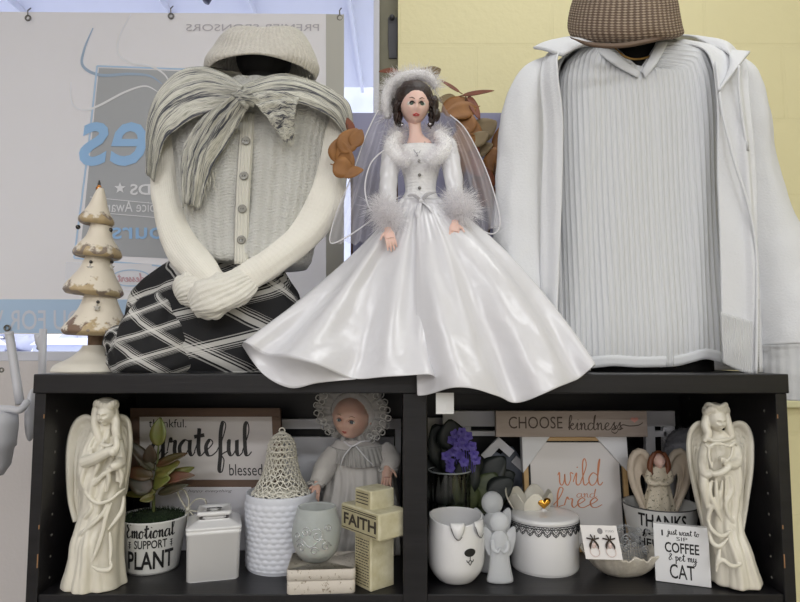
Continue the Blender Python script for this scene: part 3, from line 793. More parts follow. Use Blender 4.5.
#        t   rx  ry  yfront yside yback  cx
prof=[(0.0,1,1,30,30,30,266),(.12,22,16,27,28,30,266),(.25,36,25,28,31,31,264),(.4,44,32,34,39,40,262),(.58,51,38,42,50,54,262),(.75,56,42,48,60,68,262),(.9,59,44,53,70,82,262),(1.0,56,42,55,78,88,262)]
for i in range(40):
    tt=i/39; rx,ry,yf,ys,yk,cx=interp(prof,tt); row=[]
    for j in range(n):
        a=2*pi*j/n; c_,s_=cos(a),sin(a)
        w_=s_*s_; zc=at(cx,ys,Y1).z; ze=at(cx,yf,Y1-ry*s1).z if s_<0 else at(cx,yk,Y1+ry*s1).z
        wob=1+.02*sin(a*3+tt*4)+(.09*nz(c_*1.7,s_*1.7,tt*2.5+3) if tt>.1 else 0)
        p=at(cx,ys,Y1); row.append(V((p.x+c_*rx*s1*wob,Y1+s_*ry*s1*wob,ze*w_+zc*(1-w_))))
    rows.append(row)
mb.grid(rows,cu=True,flip=True); tag(mb.build('bucket_hat',hatmat(),solid=.005,solidoff=-1),'fuzzy cream knit hat with a wide soft brim on the left mannequin','hat')

# ================================================================ right display: mannequin 2
Y2=.17; s2=sc(Y2); yb2=ybase(Y2)
m=empty('mannequin_form',(at(640,370,Y2).x,Y2,TOPZ),'black mannequin form with a thin gold neck ring inside the white ribbed shirt','mannequin')
mb=MB(); loft(mb,[(-8,602,652,26,0),(20,598,660,30,0),(40,604,664,28,0),(58,604,668,27,0),(72,590,690,32,0),(90,574,700,34,0),(200,576,700,34,0),(yb2,560,712,36,0)],Y2,n=48,rows=50); mb.build('torso',blackfab,m)
mb=MB(); mb.tube([at(612,46,Y2-27*s2),at(626,57,Y2-33*s2),at(640,59,Y2-34.5*s2),at(654,54,Y2-32*s2),at(662,46,Y2-24*s2)],1.1*s2,8,sub=5); mb.build('neck_ring',smat('dull_gold',(170,135,80),.35,metal=.8),m)
# cap
def capmat():
    t=NT('brown_basketweave'); t.setp(Roughness=.8)
    uv,u,v=t.uv(); U=t.math('MULTIPLY',u,60*pi); W_=t.math('MULTIPLY',v,40*pi)
    a=t.math('MULTIPLY',t.math('SINE',t.math('ADD',U,W_)),t.math('SINE',t.math('SUBTRACT',U,W_)))
    f=t.math('MULTIPLY_ADD',a,1.6,.15,clamp=True); n=t.noise(t.obj(),30,3)
    t.link(t.mix(f,t.mix(n,lin((92,74,60)),lin((114,94,78))),lin((168,150,130))),'Base Color'); t.bump(a,.001); return t.mat
cp=empty('flat_cap',(at(624,40,Y2-.02).x,Y2-.02,at(624,46,Y2).z),'brown basketweave flat cap on the right mannequin','cap')
prof=[(0,1,1,-30,-30,624),(.15,28,30,-28,-28,624),(.4,44,50,-16,-16,624),(.6,50,57,0,-2,624),(.75,53,60,16,10,623),(.88,55,61,30,22,623),(.95,55,58,38,30,625),(1.0,50,50,42,34,625)]
mb=MB(); rows=[]
for i in range(44):
    tt=i/43; rx,ry,yf,yk,cx=interp(prof,tt); row=[]
    for j in range(90):
        a=2*pi*j/90; c_,s_=cos(a),sin(a); w_=(1-s_)/2
        z=at(cx,yf,Y2-ry*s2).z*w_+at(cx,yk,Y2+ry*s2).z*(1-w_)+(3.0*c_*tt)*s2
        wob=1+(.02*nz(c_*2,s_*2,tt*2) if tt>.1 else 0)
        p=at(cx,20,Y2); row.append(V((p.x+c_*rx*s2*wob,Y2+s_*ry*s2*wob,z)))
    rows.append(row)
mb.grid(rows,cu=True,flip=True); CM=capmat(); mb.build('crown',CM,cp,solid=.003,solidoff=-1)
mb=MB(); patch(mb,[(570,37,Y2-40*s2),(590,43,Y2-57*s2),(622,44,Y2-64*s2),(655,38,Y2-57*s2),(678,32,Y2-38*s2)],[(572,39,Y2-42*s2),(592,46,Y2-61*s2),(622,47,Y2-69*s2),(655,41,Y2-61*s2),(677,35,Y2-40*s2)],40,5); mb.build('visor_edge',smat('cap_binding',(98,78,62),.8),cp,solid=.004)

# ribbed shirt
wc=(220,222,226)
RIB=ribmat('white_rib_knit',wc,88,.0016,rough=.9,duty=2.2,nb=.35,knit=0,slant=.02)
sh=empty('ribbed_shirt',(at(637,365,Y2).x,Y2,at(637,365,Y2).z),'white vertically ribbed V-neck shirt worn under the white zip hoodie','shirt')
tabS=[(375,556,726,40,-2),(340,556,726,42,-2),(280,555,725,42,-1),(200,553,724,42,0),(130,552,724,41,0),(90,553,722,38,0),(68,560,714,34,0),(56,574,702,30,0),(48,590,686,28,0)]
tabS.sort()
mb=MB(); P=[]; n=260; NR=70
def even_angles(n,hw,dh,ex):
    q_=[]; 
    for k in range(6001):
        a=2*pi*k/6000; c_,s_=cos(a),sin(a); q_.append((abs(c_)**(2/ex)*(1 if c_>0 else -1)*hw,abs(s_)**(2/ex)*(1 if s_>0 else -1)*dh))
    L=[0]
    for k in range(6000): L.append(L[-1]+math.hypot(q_[k+1][0]-q_[k][0],q_[k+1][1]-q_[k][1]))
    out=[];k=0
    for j in range(n):
        t_=L[-1]*j/n
        while L[k+1]<t_: k+=1
        out.append(2*pi*(k+.5)/6000)
    return out
ANG=even_angles(260,82,41,3.6)
def shirt_pt(a,t):
    """t 0 hem .. 1 neck ring"""
    c_,s_=cos(a),sin(a); front=max(0,-s_)
    if t<.86:
        tt=t/.86; top=54+(32*exp(-((c_-.06)/.42)**2)*front**.5 if s_<0 else 0)
        hem=365+ (2*sin(c_*9+1)-6*gs(c_-.25,.22)+2*gs(c_+.3,.3))*front - (4 if s_>0 else 0)
        y=hem+(top-hem)*tt
        xL,xR,dh,yo=interp(tabS,min(375,max(48,y)))
        ex=3.6; X=abs(c_)**(2/ex)*(1 if c_>0 else -1); Z=abs(s_)**(2/ex)*(1 if s_>0 else -1)
        low=max(0,(y-120)/250)
        d=front*(2.2*sin(c_*7+y*.006+1.2)*low+3.2*gs(c_-.28+low*.1,.12)*low+2.5*gs(c_+.05,.10)*low-2.4*gs(c_-.12,.06)*low+1.2*sin(c_*13+y*.02))
        p=at((xL+xR)/2,y,Y2); return p+V((X*((xR-xL)/2+d*.2)*s2,(Z*(dh+d)+yo)*s2,0))
    k=(t-.86)/.14
    a0=shirt_pt(a,.8599)
    # neck ring with the V
    yb=Y2+s_*(28+(4 if s_<0 else 0))*s2; vx=637+(36*c_); yv=40
    if s_<0:
        yv=41+30*max(0,1-abs(c_-.08)/(.95 if c_<.08 else .55))**1.0
    b=at(vx,yv,yb)
    return a0.lerp(b,k)+V((0,0,.003*sin(pi*k)))
for i in range(NR):
    P.append([shirt_pt(ANG[j],i/(NR-1)) for j in range(n)])
mb.grid(P,cu=True,flip=False); mb.build('body',RIB,sh,solid=.0022)
mb=MB()  # neckline collar band
ring=[shirt_pt(2*pi*j/120,1.0)+V((0,-.001 if sin(2*pi*j/120)<0 else .001,.001)) for j in range(120)]
mb.tube(ring,.0035,10,closed=True,flat=.6); mb.build('neckband',smat('white_jersey',wc,.9,bn=(500,.0005)),sh)
# soft collar turned out at left and right
JER=smat('white_jersey',wc,.9,bn=(500,.0005))
mb=MB(); patch(mb,[(601,42,Y2-20*s2),(610,49,Y2-32*s2),(624,60,Y2-37*s2),(640,72,Y2-40*s2)],[(590,44,Y2-22*s2),(600,54,Y2-34*s2),(616,66,Y2-40*s2),(638,78,Y2-43*s2)],24,8,lambda u,v:.002*sin(pi*v)); mb.build('collar_flap',JER,sh,solid=.002)
mb=MB(); patch(mb,[(641,72,Y2-40*s2),(650,56,Y2-37*s2),(656,42,Y2-30*s2)],[(645,78,Y2-43*s2),(658,62,Y2-40*s2),(668,42,Y2-32*s2)],24,8,lambda u,v:.002*sin(pi*v)); mb.build('collar_flap',JER,sh,solid=.002)
mb=MB(); P=[]
for i in range(4):
    P.append([shirt_pt(pi+pi*j/60,.010*i+.0)+V((0,-.0012,0)) for j in range(61)])
mb.grid(P); mb.build('hem',JER,sh,solid=.001)

# white zip hoodie, open
hd=empty('white_hoodie',(at(740,370,Y2).x,Y2,at(640,360,Y2).z),'white zip hoodie hanging open over the ribbed shirt','hoodie')
FL=smat('white_fleece',(224,225,228),.92,bn=(260,.0008))
def HY(d): return Y2-d*s2
def soft(seed,a=.004,k=1.0): return lambda u,v: a*(nz(u*3*k,v*2.2,seed)+.5*sin(v*9+u*4+seed))
mb=MB(); # back shell
P=[]
tabH=[(44,610,668,24,4),(50,580,694,32,4),(60,556,722,40,3),(80,545,735,46,2),(140,543,742,50,1),(250,548,752,52,0),(371,552,756,52,0)]
for i in range(50):
    y=44+(371-44)*i/49; xL,xR,dh,yo=interp(tabH,y); row=[]
    for j in range(70):
        a=-.62+ (pi+1.0)*j/69; c_,s_=cos(a),sin(a)
        X=abs(c_)**.85*(1 if c_>0 else -1); Z=abs(s_)**.85*(1 if s_>0 else -1)
        row.append(at((xL+xR)/2,y,Y2)+V((X*(xR-xL)/2*s2,(Z*dh+yo)*s2,0)))
    P.append(row)
mb.grid(P,flip=True); mb.build('back',FL,hd,solid=.003)
mb=MB(); patch(mb,[(604,44,HY(24)),(586,46,HY(30)),(560,52,HY(36)),(558,75,HY(48)),(563,120,HY(52)),(562,200,HY(56)),(558,300,HY(58)),(556,371,HY(58))],
      [(584,42,HY(10)),(565,46,HY(12)),(546,56,HY(10)),(540,80,HY(30)),(543,130,HY(36)),(541,200,HY(40)),(540,300,HY(42)),(540,371,HY(42))],90,14,soft(3,.003)); mb.build('front_panel',FL,hd,solid=.003)
mb=MB(); patch(mb,[(676,43,HY(26)),(700,46,HY(34)),(712,60,HY(46)),(716,100,HY(54)),(718,180,HY(58)),(720,260,HY(60)),(722,330,HY(62)),(722,362,HY(62))],
      [(684,40,HY(8)),(714,46,HY(12)),(744,60,HY(22)),(750,100,HY(50)),(756,180,HY(58)),(757,260,HY(62)),(757,330,HY(64)),(754,374,HY(64))],90,30,lambda u,v:.004*nz(u*5,v*2,9)+.010*gs(v-.55-.35*u,.10)*min(1,u*2.2)*(1-max(0,(u-.75)/.25))); mb.build('front_panel',FL,hd,solid=.003)
mb=MB(); patch(mb,[(720,312,HY(64.5)),(740,318,HY(66.5)),(757,322,HY(66.5))],[(723,363,HY(64.5)),(740,371,HY(66.5)),(755,375,HY(66.5))],24,20,soft(1,.0012)); mb.build('pocket_band',ribmat('fleece_band',(212,213,215),16,.0008,axis=0,nb=1),hd,solid=.003)
mb=MB(); mb.tube([at(716,62,HY(50)),at(722,110,HY(60)),at(734,160,HY(66)),at(748,205,HY(68)),at(756,250,HY(68)),at(757,320,HY(69)),at(756,374,HY(69))],1.4*s2,8,sub=6); mb.build('front_edge',FL,hd)
zp=MB()
for k in range(46):
    y=300+74*k/45; zp.box(at(758.5,y,HY(69.5)),(.9*s2,.9*s2,.8*s2))
zp.box(at(757.5,377,HY(69.5)),(2.6*s2,1.5*s2,5*s2))
zp.build('zipper',smat('zip_grey',(150,150,152),.4,metal=.6),hd,smooth=False)
sleeve('sleeve',[(552,66,0,12),(537,84,2,23),(528,120,6,28),(526,170,10,29),(524,225,16,29),(526,280,20,30),(528,325,22,27),(530,345,22,24)],FL,hd,Y0=Y2,amp=.035,seed=3,flat=.8)
sleeve('cuff',[(530,342,22,24),(531,350,22,20),(532,362,22,19),(532,371,22,17)],ribmat('fleece_rib',(212,213,215),26,.001,nb=1),hd,Y0=Y2,amp=.02,seed=3,flat=.8)
sleeve('sleeve',[(722,62,0,12),(738,80,2,20),(746,120,4,24),(752,170,6,26),(764,220,10,29),(778,270,14,33),(788,315,18,36),(792,345,20,36)],FL,hd,Y0=Y2,amp=.035,seed=8,flat=.8)
sleeve('cuff',[(792,343,20,37),(793,352,20,36),(794,372,20,36),(795,399,20,34)],ribmat('fleece_rib',(212,213,215),26,.001,nb=1),hd,Y0=Y2,amp=.02,seed=8,flat=.8)
# hood lying on the shoulders
mb=MB(); patch(mb,[(600,44,HY(28)),(590,40,HY(14)),(576,39,HY(-6)),(600,34,HY(-34)),(640,32,HY(-44)),(686,36,HY(-30)),(700,40,HY(-4)),(718,48,HY(18)),(750,52,HY(36))],
     [(562,56,HY(40)),(545,50,HY(22)),(536,48,HY(-10)),(590,50,HY(-62)),(640,56,HY(-76)),(700,50,HY(-60)),(728,50,HY(-14)),(738,56,HY(22)),(718,92,HY(58))],90,16,lambda u,v:.012*sin(pi*v)+.003*nz(u*8,v*3,2)); mb.build('hood',FL,hd,solid=.004)
mb=MB(); mb.tube([at(739,66,HY(58)),at(739,90,HY(60)),at(742,115,HY(61)),at(745,136,HY(61)),at(747,150,HY(61))],[1.3*s2,1.3*s2,1.3*s2,1.4*s2,1.1*s2],8,sub=6); ds=mb.build('drawstring',FL,hd)
mb=MB(); mb.tube([at(747,142,HY(61.5)),at(747.4,151,HY(61.5))],1.4*s2,10); mb.build('drawstring_tip',smat('tip_grey',(185,185,185),.4),ds)
# ================================================================ bride doll
YD=.12; sD=sc(YD)
def D(px,py,d=0): return at(px,py,YD-d*sD)
dl=empty('bride_doll',(D(425,370).x,.14,TOPZ),'dark haired bride doll in a long white satin gown with feather trim and veil','doll')
def satin(name='white_satin',col=(218,217,221)):
    t=NT(name); t.setp(Base_Color=lin(col),Roughness=.26); t.b.inputs['Specular IOR Level'].default_value=.9; t.b.inputs['Sheen Weight'].default_value=.1
    t.b.inputs['Anisotropic'].default_value=.5
    n=t.noise(t.obj(),14,3,.5); t.bump(t.math('MULTIPLY_ADD',t.noise(t.obj(),900,1),.03,n),.004); return t.mat
SAT=satin()
SKIN=smat('doll_skin',(234,198,186),.4,sss=.1); 
# head
Mh=Rz(math.radians(6))@Rx(math.radians(15))
hc=D(414.5,106,4); hr=20.5*sD
mb=MB(); sf_=head(mb,hc,hr,Mh,soft=1.0,wd=.76); hd_=mb.build('head',SKIN,dl)
mb=MB(); mb.tube([D(414,118,2),D(415,128,3),D(416,137,2),D(418,146,0),D(419,156,0)],[7.5*sD,6.2*sD,8*sD,15*sD,13*sD],24,sub=4,flat=.75,up=(0,-1,0)); mb.build('neck',SKIN,dl)
eye=smat('eye_white',(225,222,215),.2); iris=smat('eye_green',(70,92,80),.15,coat=1); dark=smat('lash_dark',(34,24,20),.6); red=smat('lip_red',(190,40,44),.35,coat=.4)
for sx in (-1,1):
    mb=MB(); c=sf_(sx*.30,.01,-.015); mb.ell(c,(.22*hr,.06*hr,.135*hr),M=Mh); ew=mb.build('eye',eye,dl)
    mb=MB(); mb.ell(sf_(sx*.30+.02,.015,.028),(.115*hr,.03*hr,.12*hr),M=Mh); mb.build('iris',iris,ew)
    mb=MB(); mb.tube([sf_(sx*(.30+k*.18),.01+.10*(1-k*k),.035) for k in (-1,-.5,0,.5,1.1)],[.012*hr,.03*hr,.036*hr,.03*hr,.014*hr],6,sub=3); mb.build('eyelash',dark,ew)
    mb=MB(); mb.tube([sf_(sx*(.15+.34*k),.22+.07*sin(pi*k*.8),.01) for k in (0,.3,.6,1)],[.015*hr,.026*hr,.022*hr,.008*hr],6,sub=3); mb.build('eyebrow',smat('brow_brown',(96,66,50),.8),dl)
mb=MB(); 
mb.tube([sf_(x,-.48+.035*cos(x*14)*(1 if abs(x)<.12 else .5)-.012,.008) for x in (-.27,-.12,0,.12,.27)],[.008*hr,.034*hr,.026*hr,.034*hr,.008*hr],8,sub=3)
mb.tube([sf_(x,-.55+.25*x*x*4*.1,.008) for x in (-.24,-.12,0,.12,.24)],[.008*hr,.028*hr,.034*hr,.028*hr,.008*hr],8,sub=3); mb.build('lips',red,dl)
# hair: curls over a cap
HAIR=smat('dark_brown_hair',(30,19,16),.38,bn=(260,.0016),var=((56,34,28),60,.7))
mb=MB(); 
mb.ell(hc+Mh@V((0,.22*hr,.36*hr)),(.98*hr,.98*hr,.92*hr),M=Mh,n=32,k=20,fn=lambda d:1+.05*noise.noise(d*5))
for x_,y_,a_,b_ in ((399,104,5,9),(398,116,5,8),(434,104,5,9),(436,115,4.5,7),(404,94,7,6),(426,94,7,6),(415,90,10,5)): mb.ell(D(x_,y_,3),(a_*sD,6*sD,b_*sD),fn=lambda d:1+.18*noise.noise(d*4))
def curl(c,r,th,turns=1.6,ax=None,seed=0):
    ax=V(ax or (0,-1,.2)).normalized(); u=ax.orthogonal().normalized(); v_=ax.cross(u); n=int(14*turns)
    pts=[V(c)+(u*cos(i/14*2*pi)+v_*sin(i/14*2*pi))*r*(1-.35*i/n)+ax*(th*1.2*i/n) for i in range(n)]
    mb.tube(pts,[th*(.5+.5*sin(pi*min(.95,max(.08,i/(n-1))))) for i in range(n)],7)
for sx in (-1,1):
    for k in range(17):
        o_=k/16; ph=random.uniform(0,6); n_=22; dep=random.uniform(1,11) if k>4 else random.uniform(8,13)
        pts=[]
        for i_ in range(n_):
            t_=i_/(n_-1); a=pi/2-(.15+1.0*t_**.8)*2.05*(.45+.55*min(1,o_+.35)) ; rx=15.5+5.5*o_*(.4+.6*t_); ry=17+4.5*(1-o_)*0+4*o_
            x=415+sx*rx*cos(a); y=106-ry*sin(a)+(t_*t_)*7*o_
            wv=(.35+1.5*t_)*sin(t_*19+ph); pts.append(D(x+sx*wv,y+.6*wv,dep+(.4+1.3*t_)*cos(t_*19+ph)-2*t_))
        mb.tube(pts,[(.7+1.15*sin(pi*min(1,.12+.85*(q_/(n_-1)))))*sD for q_ in range(n_)],7)
for k in range(26):
    a=random.choice((random.uniform(-.75,.2),random.uniform(pi-.2,pi+.75))); rr=random.uniform(.95,1.2); curl(D(414.5+17.5*rr*cos(a)+(2 if cos(a)>0 else 0),104-17.5*rr*sin(a),random.uniform(-4,8)),1.9*sD,1.3*sD,2.2,(random.uniform(-.7,.7),-1,random.uniform(-.7,.7)))
mb.build('hair',HAIR,dl)
for sx,x,y in ((-1,402,125),(1,430,124)):
    mb=MB(); mb.ell(D(x,y,12),1.4*sD); mb.build('earring',smat('jewel',(200,200,205),.1,metal=.8),dl)
# feathers
FEA=NT('white_feather'); FEA.setp(Base_Color=lin((250,248,250)),Roughness=.9,Alpha=.7)
tr=FEA.n('ShaderNodeBsdfTranslucent',Color=lin((240,238,240))); mx=FEA.n('ShaderNodeMixShader',Fac=.6); FEA.t.links.new(FEA.b.outputs[0],mx.inputs[1]); FEA.t.links.new(tr.outputs[0],mx.inputs[2]); FEA.t.links.new(mx.outputs[0],FEA.out.inputs[0]); FEA=FEA.mat
FCO=smat('feather_core',(250,249,250),.95,sheen=.5,bn=(300,.002))
def fluff(mb,pts,R,n,L,w=.0004,sub=8,droop=.5,down=0):
    n=int(n*1.7)
    p=crom([tuple(a) for a in pts],sub); N=len(p)
    for k in range(n):
        i=random.randrange(N-1); c=V(p[i]).lerp(V(p[i+1]),random.random())
        d=V((random.gauss(0,1),random.gauss(0,1),random.gauss(0,1))).normalized()
        if d.y>.5: d.y=-d.y
        o=c+d*R*random.uniform(.6,1.0); d=(d+V((0,0,-down))).normalized()
        tuft(mb,o,d,L*random.uniform(.6,1.3),w,droop=droop)
mb=MB(); fluff(mb,[D(399,134,4),D(392,146,8),D(397,157,12),D(410,163,15)],7*sD,1300,.014,droop=.35); fluff(mb,[D(437,133,4),D(445,145,8),D(440,156,12),D(427,163,15)],7*sD,1300,.014,droop=.35)
fluff(mb,[D(394,134,-6),D(418,134,-14),D(442,132,-6)],6*sD,600,.017)
for cc in ([D(399,134,4),D(392,146,8),D(397,157,12),D(410,163,14)],[D(437,133,4),D(445,145,8),D(440,156,12),D(427,163,14)]): mb.tube(cc,[5*sD,8*sD,8*sD,5*sD],16,sub=5,m=1)
fb1=mb.build('feather_collar',[FEA,FCO],dl); fb1['kind']='stuff'
mb=MB(); hp=[D(388,118,-6),D(386,100,-6),D(391,86,-5),D(402,78,-3),D(416,75,-2),D(429,78,-3),D(436,88,-5)]
fluff(mb,hp,5*sD,1500,.017,droop=.4); mb.tube(hp,[3*sD]+[5.5*sD]*5+[3*sD],12,sub=5,m=1); o=mb.build('feather_headpiece',[FEA,FCO],dl); o['kind']='stuff'
for cx,cy in ((387,215),(460,209)):
    mb=MB(); fluff(mb,[D(cx-6,cy-8,26),D(cx,cy-3,30),D(cx+5,cy+6,31)],10*sD,1100,.021,droop=.45); mb.ell(D(cx,cy-2,27),(9*sD,8*sD,8*sD),m=1,fn=lambda d:1+.2*noise.noise(d*4)); o=mb.build('feather_cuff',[FEA,FCO],dl); o['kind']='stuff'
# bodice
BOD=ribmat('bodice_brocade',(240,239,240),14,.0006,rough=.42,nb=2.2,knit=18)
tabB=[(147,397,442,13,0),(151,396,443,14,0),(160,398,442,16,1),(168,401,440,15,1),(180,404,437,13,0),(192,405,436,12,0),(202,400,441,14,0)]
mb=MB(); loft(mb,tabB,YD,n=64,rows=40,top=False,bot=False); mb.build('bodice',BOD,dl,solid=.001)
for i,y in enumerate((161,175,188,200)):
    mb=MB(); xL,xR,dh,yo=interp(tabB,y); mb.ell(D((xL+xR)/2-1,y,dh+1.0),(1.7*sD,1.2*sD,1.7*sD),n=14,k=10); mb.build('button',smat('silver_button',(130,128,125),.3,metal=.6),dl)
mb=MB(); mb.tube([D(410,143,10),D(414,150,14),D(417,153,16),D(421,150,14),D(425,142,10)],.5*sD,6,sub=4); mb.ell(D(417,155,17),1.3*sD); mb.build('necklace',smat('jewel',(200,200,205),.1),dl)
mb=MB(); patch(mb,[(402,134,YD-9*sD),(404,145,YD-15*sD),(417,162,YD-18*sD)],[(402,134,YD-9*sD),(430,145,YD-15*sD),(418,162,YD-18*sD)],12,8); 
# arms
def arm(c1): 
    mb=MB(); pts=[D(*c[:3]) for c in c1]; mb.tube(pts,[c[3]*sD for c in c1],28,sub=8)
    for k in range(len(mb.v)): mb.v[k]+=V((1,1,1))*.0018*noise.noise(mb.v[k]*60)
    mb.build('sleeve',SAT,dl)
arm([(400,140,2,5),(394,146,3,9),(391,158,5,10),(389,175,10,9),(388,192,16,8.5),(388,206,22,8.5),(388,216,26,8)])
arm([(440,139,2,5),(447,145,3,9),(450,158,5,10),(453,175,10,9),(455,192,16,8.5),(457,203,22,8.5),(459,212,26,8)])
# hands, five separate fingers
def hand(base,d,nrm,L,side,mat,par,curl=.5,name='hand'):
    """base wrist point, d finger direction, nrm back-of-hand normal, side=+1 thumb to +right"""
    d=V(d).normalized(); nrm=V(nrm); r=d.cross(nrm).normalized()*side; nrm=(r.cross(d)).normalized(); 
    if nrm.y>0: nrm=-nrm
    mb=MB(); base=V(base)
    pts=[base-d*L*.12,base,base+d*L*.22,base+d*L*.44]; mb.tube(pts,[L*.13,L*.14,L*.21,L*.2],14,flat=.5,up=nrm,sub=3)
    for k,(off,ln) in enumerate(((.155,.42),(.055,.48),(-.05,.45),(-.15,.35))):
        p=base+d*L*.42+r*L*off; q=[p]; dd=(d+r*off*.5).normalized()
        for j in range(3):
            ang=curl*(.35+.35*j); dj=(dd*cos(ang)-nrm*sin(ang)*1.0).normalized() ; q.append(q[-1]+dj*L*ln/3)
        mb.tube(q,[L*.05,L*.05,L*.045,L*.032],8,sub=3)
        mb.ell(q[-1],L*.032,n=8,k=6)
    p=base+d*L*.12+r*L*.14; mb.tube([p,p+(d*.5+r*.8)*L*.16,p+(d*.9+r*.8)*L*.30],[L*.065,L*.055,L*.038],8,sub=4)
    return mb.build(name,mat,par,remesh=L*.018,smoothit=2)
hand(D(388,230,36),(.25,-.5,-1),(0,-1,.2),25*sD,1,SKIN,dl,.7)
hand(D(455,223,38),(-.12,-.5,-1),(0,-1,.2),25*sD,-1,SKIN,dl,.7)
# skirt
def skirt(spokes,NR=60,sub=8,fold=None,back=False,cols=None):
    """spokes: (waist(px,py,Y), mid(px,py,Y), hem(px,py,Y))"""
    W_=crom([tuple(at(*a[0])) for a in spokes],sub); Mi=crom([tuple(at(*a[1])) for a in spokes],sub); H_=crom([tuple(at(*a[2])) for a in spokes],sub)
    P=[]; n=len(W_)
    for i in range(NR):
        t=i/(NR-1); row=[]
        for j in range(n):
            a,b,c=V(W_[j]),V(Mi[j]),V(H_[j])
            # quadratic through mid
            ctl=b*2-(a+c)/2; p=a*(1-t)**2+ctl*2*t*(1-t)+c*t*t
            if fold:
                p=p+fold(j/(n-1),t)
            row.append(p)
        P.append(row)
    return P
def ff(u,t,seed=0,k=1.0):
    a=(.25+.75*t)*k*min(1,4*t+.15)
    w_=(1+sin(u*2*pi*2.7+1.3*sin(t*2.2+seed)+seed))*.010+(1+sin(u*2*pi*5.1+seed*2+t*1.9))*.0045*(.4+.6*sin(u*4+seed)**2)+.008+.022*nz(u*3.3,t*1.2,seed)+.004*nz(u*12,t*6,seed)*t+.006*sin(u*70)*max(0,1-t*4)
    endk=min(1,min(u,1-u)*14+.12)
    return V((0,-1,.35))*w_*a*endk
left=[((400,203,.13),(345,262,.115),(243,345,.045)),((401,203,.112),(345,275,.08),(262,354,.022)),((404,204,.102),(352,290,.055),(292,364,.004)),((408,204,.097),(366,296,.040),(330,374,-.012)),((412,204,.094),(388,300,.030),(372,381,-.020)),((417,204,.092),(412,300,.024),(418,383,-.022)),((422,204,.092),(425,300,.024),(440,383,-.022))]
mb=MB(); P=skirt(left,fold=lambda u,t:ff(u,t,1.3)*1.25); HEM=list(P[-1]); mb.grid(P,flip=True)
mb.build('skirt_left',SAT,dl,solid=.0015,sub=1)
right=[((417,203,.090),(416,300,.006),(417,396,-.030)),((422,203,.089),(436,300,.004),(462,397,-.034)),((427,203,.089),(458,300,.004),(500,402,-.036)),((432,203,.09),(478,296,.006),(530,402,-.034)),((437,203,.094),(500,290,.016),(560,390,-.026)),((441,203,.102),(516,284,.04),(580,379,-.008)),((444,203,.13),(516,266,.10),(591,370,.03))]
mb=MB(); P=skirt(right,fold=lambda u,t:ff(u,t,4.1,.9)*min(1,u*9)*1.25); mb.grid(P,flip=True)
mb.build('overskirt',SAT,dl,solid=.0015,sub=1)
bk=[((444,203,.13),(516,266,.12),(591,370,.035)),((438,203,.145),(490,285,.19),(560,368,.24)),((422,203,.15),(420,290,.22),(420,367,.27)),((408,203,.145),(350,285,.19),(290,368,.23)),((400,203,.13),(345,262,.12),(243,346,.078))]
mb=MB(); P=skirt(bk,fold=lambda u,t:ff(u,t,2.2,-.5)); mb.grid(P,flip=True); mb.build('skirt_back',SAT,dl,solid=.0015)
mb=MB(); nH=int(len(HEM)*.62); Bc=resample([HEM[0]-V((0,0,.002)),at(262,373,.0),at(290,388,-.016),at(318,383,-.022),HEM[nH-1]],nH); P=[]
for i in range(12):
    v=i/11; P.append([HEM[j].lerp(Bc[j],v)+V((0,.010,0))*sin(pi*v)*sin(pi*j/(nH-1)) for j in range(nH)])
mb.grid(P,flip=True); mb.build('skirt_lining',SAT,dl,solid=.0012)
# gathered peplum and bow at the waist
mb=MB(); patch(mb,[(401,199,.104),(412,199,.096),(425,200,.095),(440,199,.104)],[(388,222,.098),(410,232,.082),(428,228,.078),(456,222,.096)],60,14,lambda u,v:.004*sin(u*46)*v+.003); mb.build('waist_gather',SAT,dl,solid=.001)
mb=MB()
for a,b_,c in (((421,201,.09),(428,194,.075),(436,192,.08)),((421,201,.09),(414,195,.078),(408,196,.085)),((421,201,.088),(430,208,.074),(436,219,.072)),((421,201,.088),(418,212,.074),(420,224,.072))):
    mb.tube([at(*a),at(*b_),at(*c)],[2*sD,3.2*sD,1.2*sD],10,flat=.4,sub=5)
mb.ell(at(421,201,.084),2.6*sD); mb.build('waist_bow',SAT,dl)
# veil
t=NT('sheer_veil'); t.setp(Base_Color=lin((232,230,236)),Roughness=.8,Alpha=.34); VE=t.mat
mb=MB(); 
def vp(L_,R_,seed): patch(mb,L_,R_,40,40,lambda u,v:.006*(sin(v*22+seed)+.6*sin(v*41+u*3))*u)
vp([(390,88,.13),(378,110,.125),(366,135,.12),(350,180,.11),(336,215,.10),(330,242,.10)],[(402,84,.15),(398,110,.16),(392,140,.17),(386,180,.175),(384,215,.17),(380,245,.165)],1)
vp([(432,86,.15),(436,110,.16),(444,140,.17),(452,180,.175),(456,215,.17),(462,245,.165)],[(437,92,.13),(450,115,.125),(466,130,.12),(484,165,.115),(496,200,.11),(500,225,.11)],3)
vl=mb.build('veil',VE,dl)
mb=MB(); 
for L_ in ([(378,110,.123),(366,135,.118),(350,180,.108),(336,215,.098),(330,242,.098),(345,238,.10),(366,224,.105),(380,212,.08)],[(450,115,.123),(466,130,.118),(484,165,.113),(496,200,.108),(500,225,.108),(492,234,.11),(478,228,.10)],[(384,150,.09),(371,163,.085),(365,185,.082),(368,205,.08),(376,214,.08)]):
    mb.tube([at(*a) for a in L_],.7*sD,6,sub=8)
mb.build('veil_cord',smat('veil_edge',(226,224,228),.6),vl)
# price tag
mb=MB(); mb.prism([(0,0),(1,0),(1,1),(0,1)],.0006,lambda u,v,w:at(436,414,-.034)+V((u*.0265,w,v*.031)))
mb.tube([at(446,414,-.034),at(447,404,-.034),at(448,396,-.030)],.0004,5)
pt=mb.build('price_tag',smat('paper_white',(226,226,226),.6),smooth=False); tag(pt,'small blank white price tag hanging under the hem of the bride gown','tag')
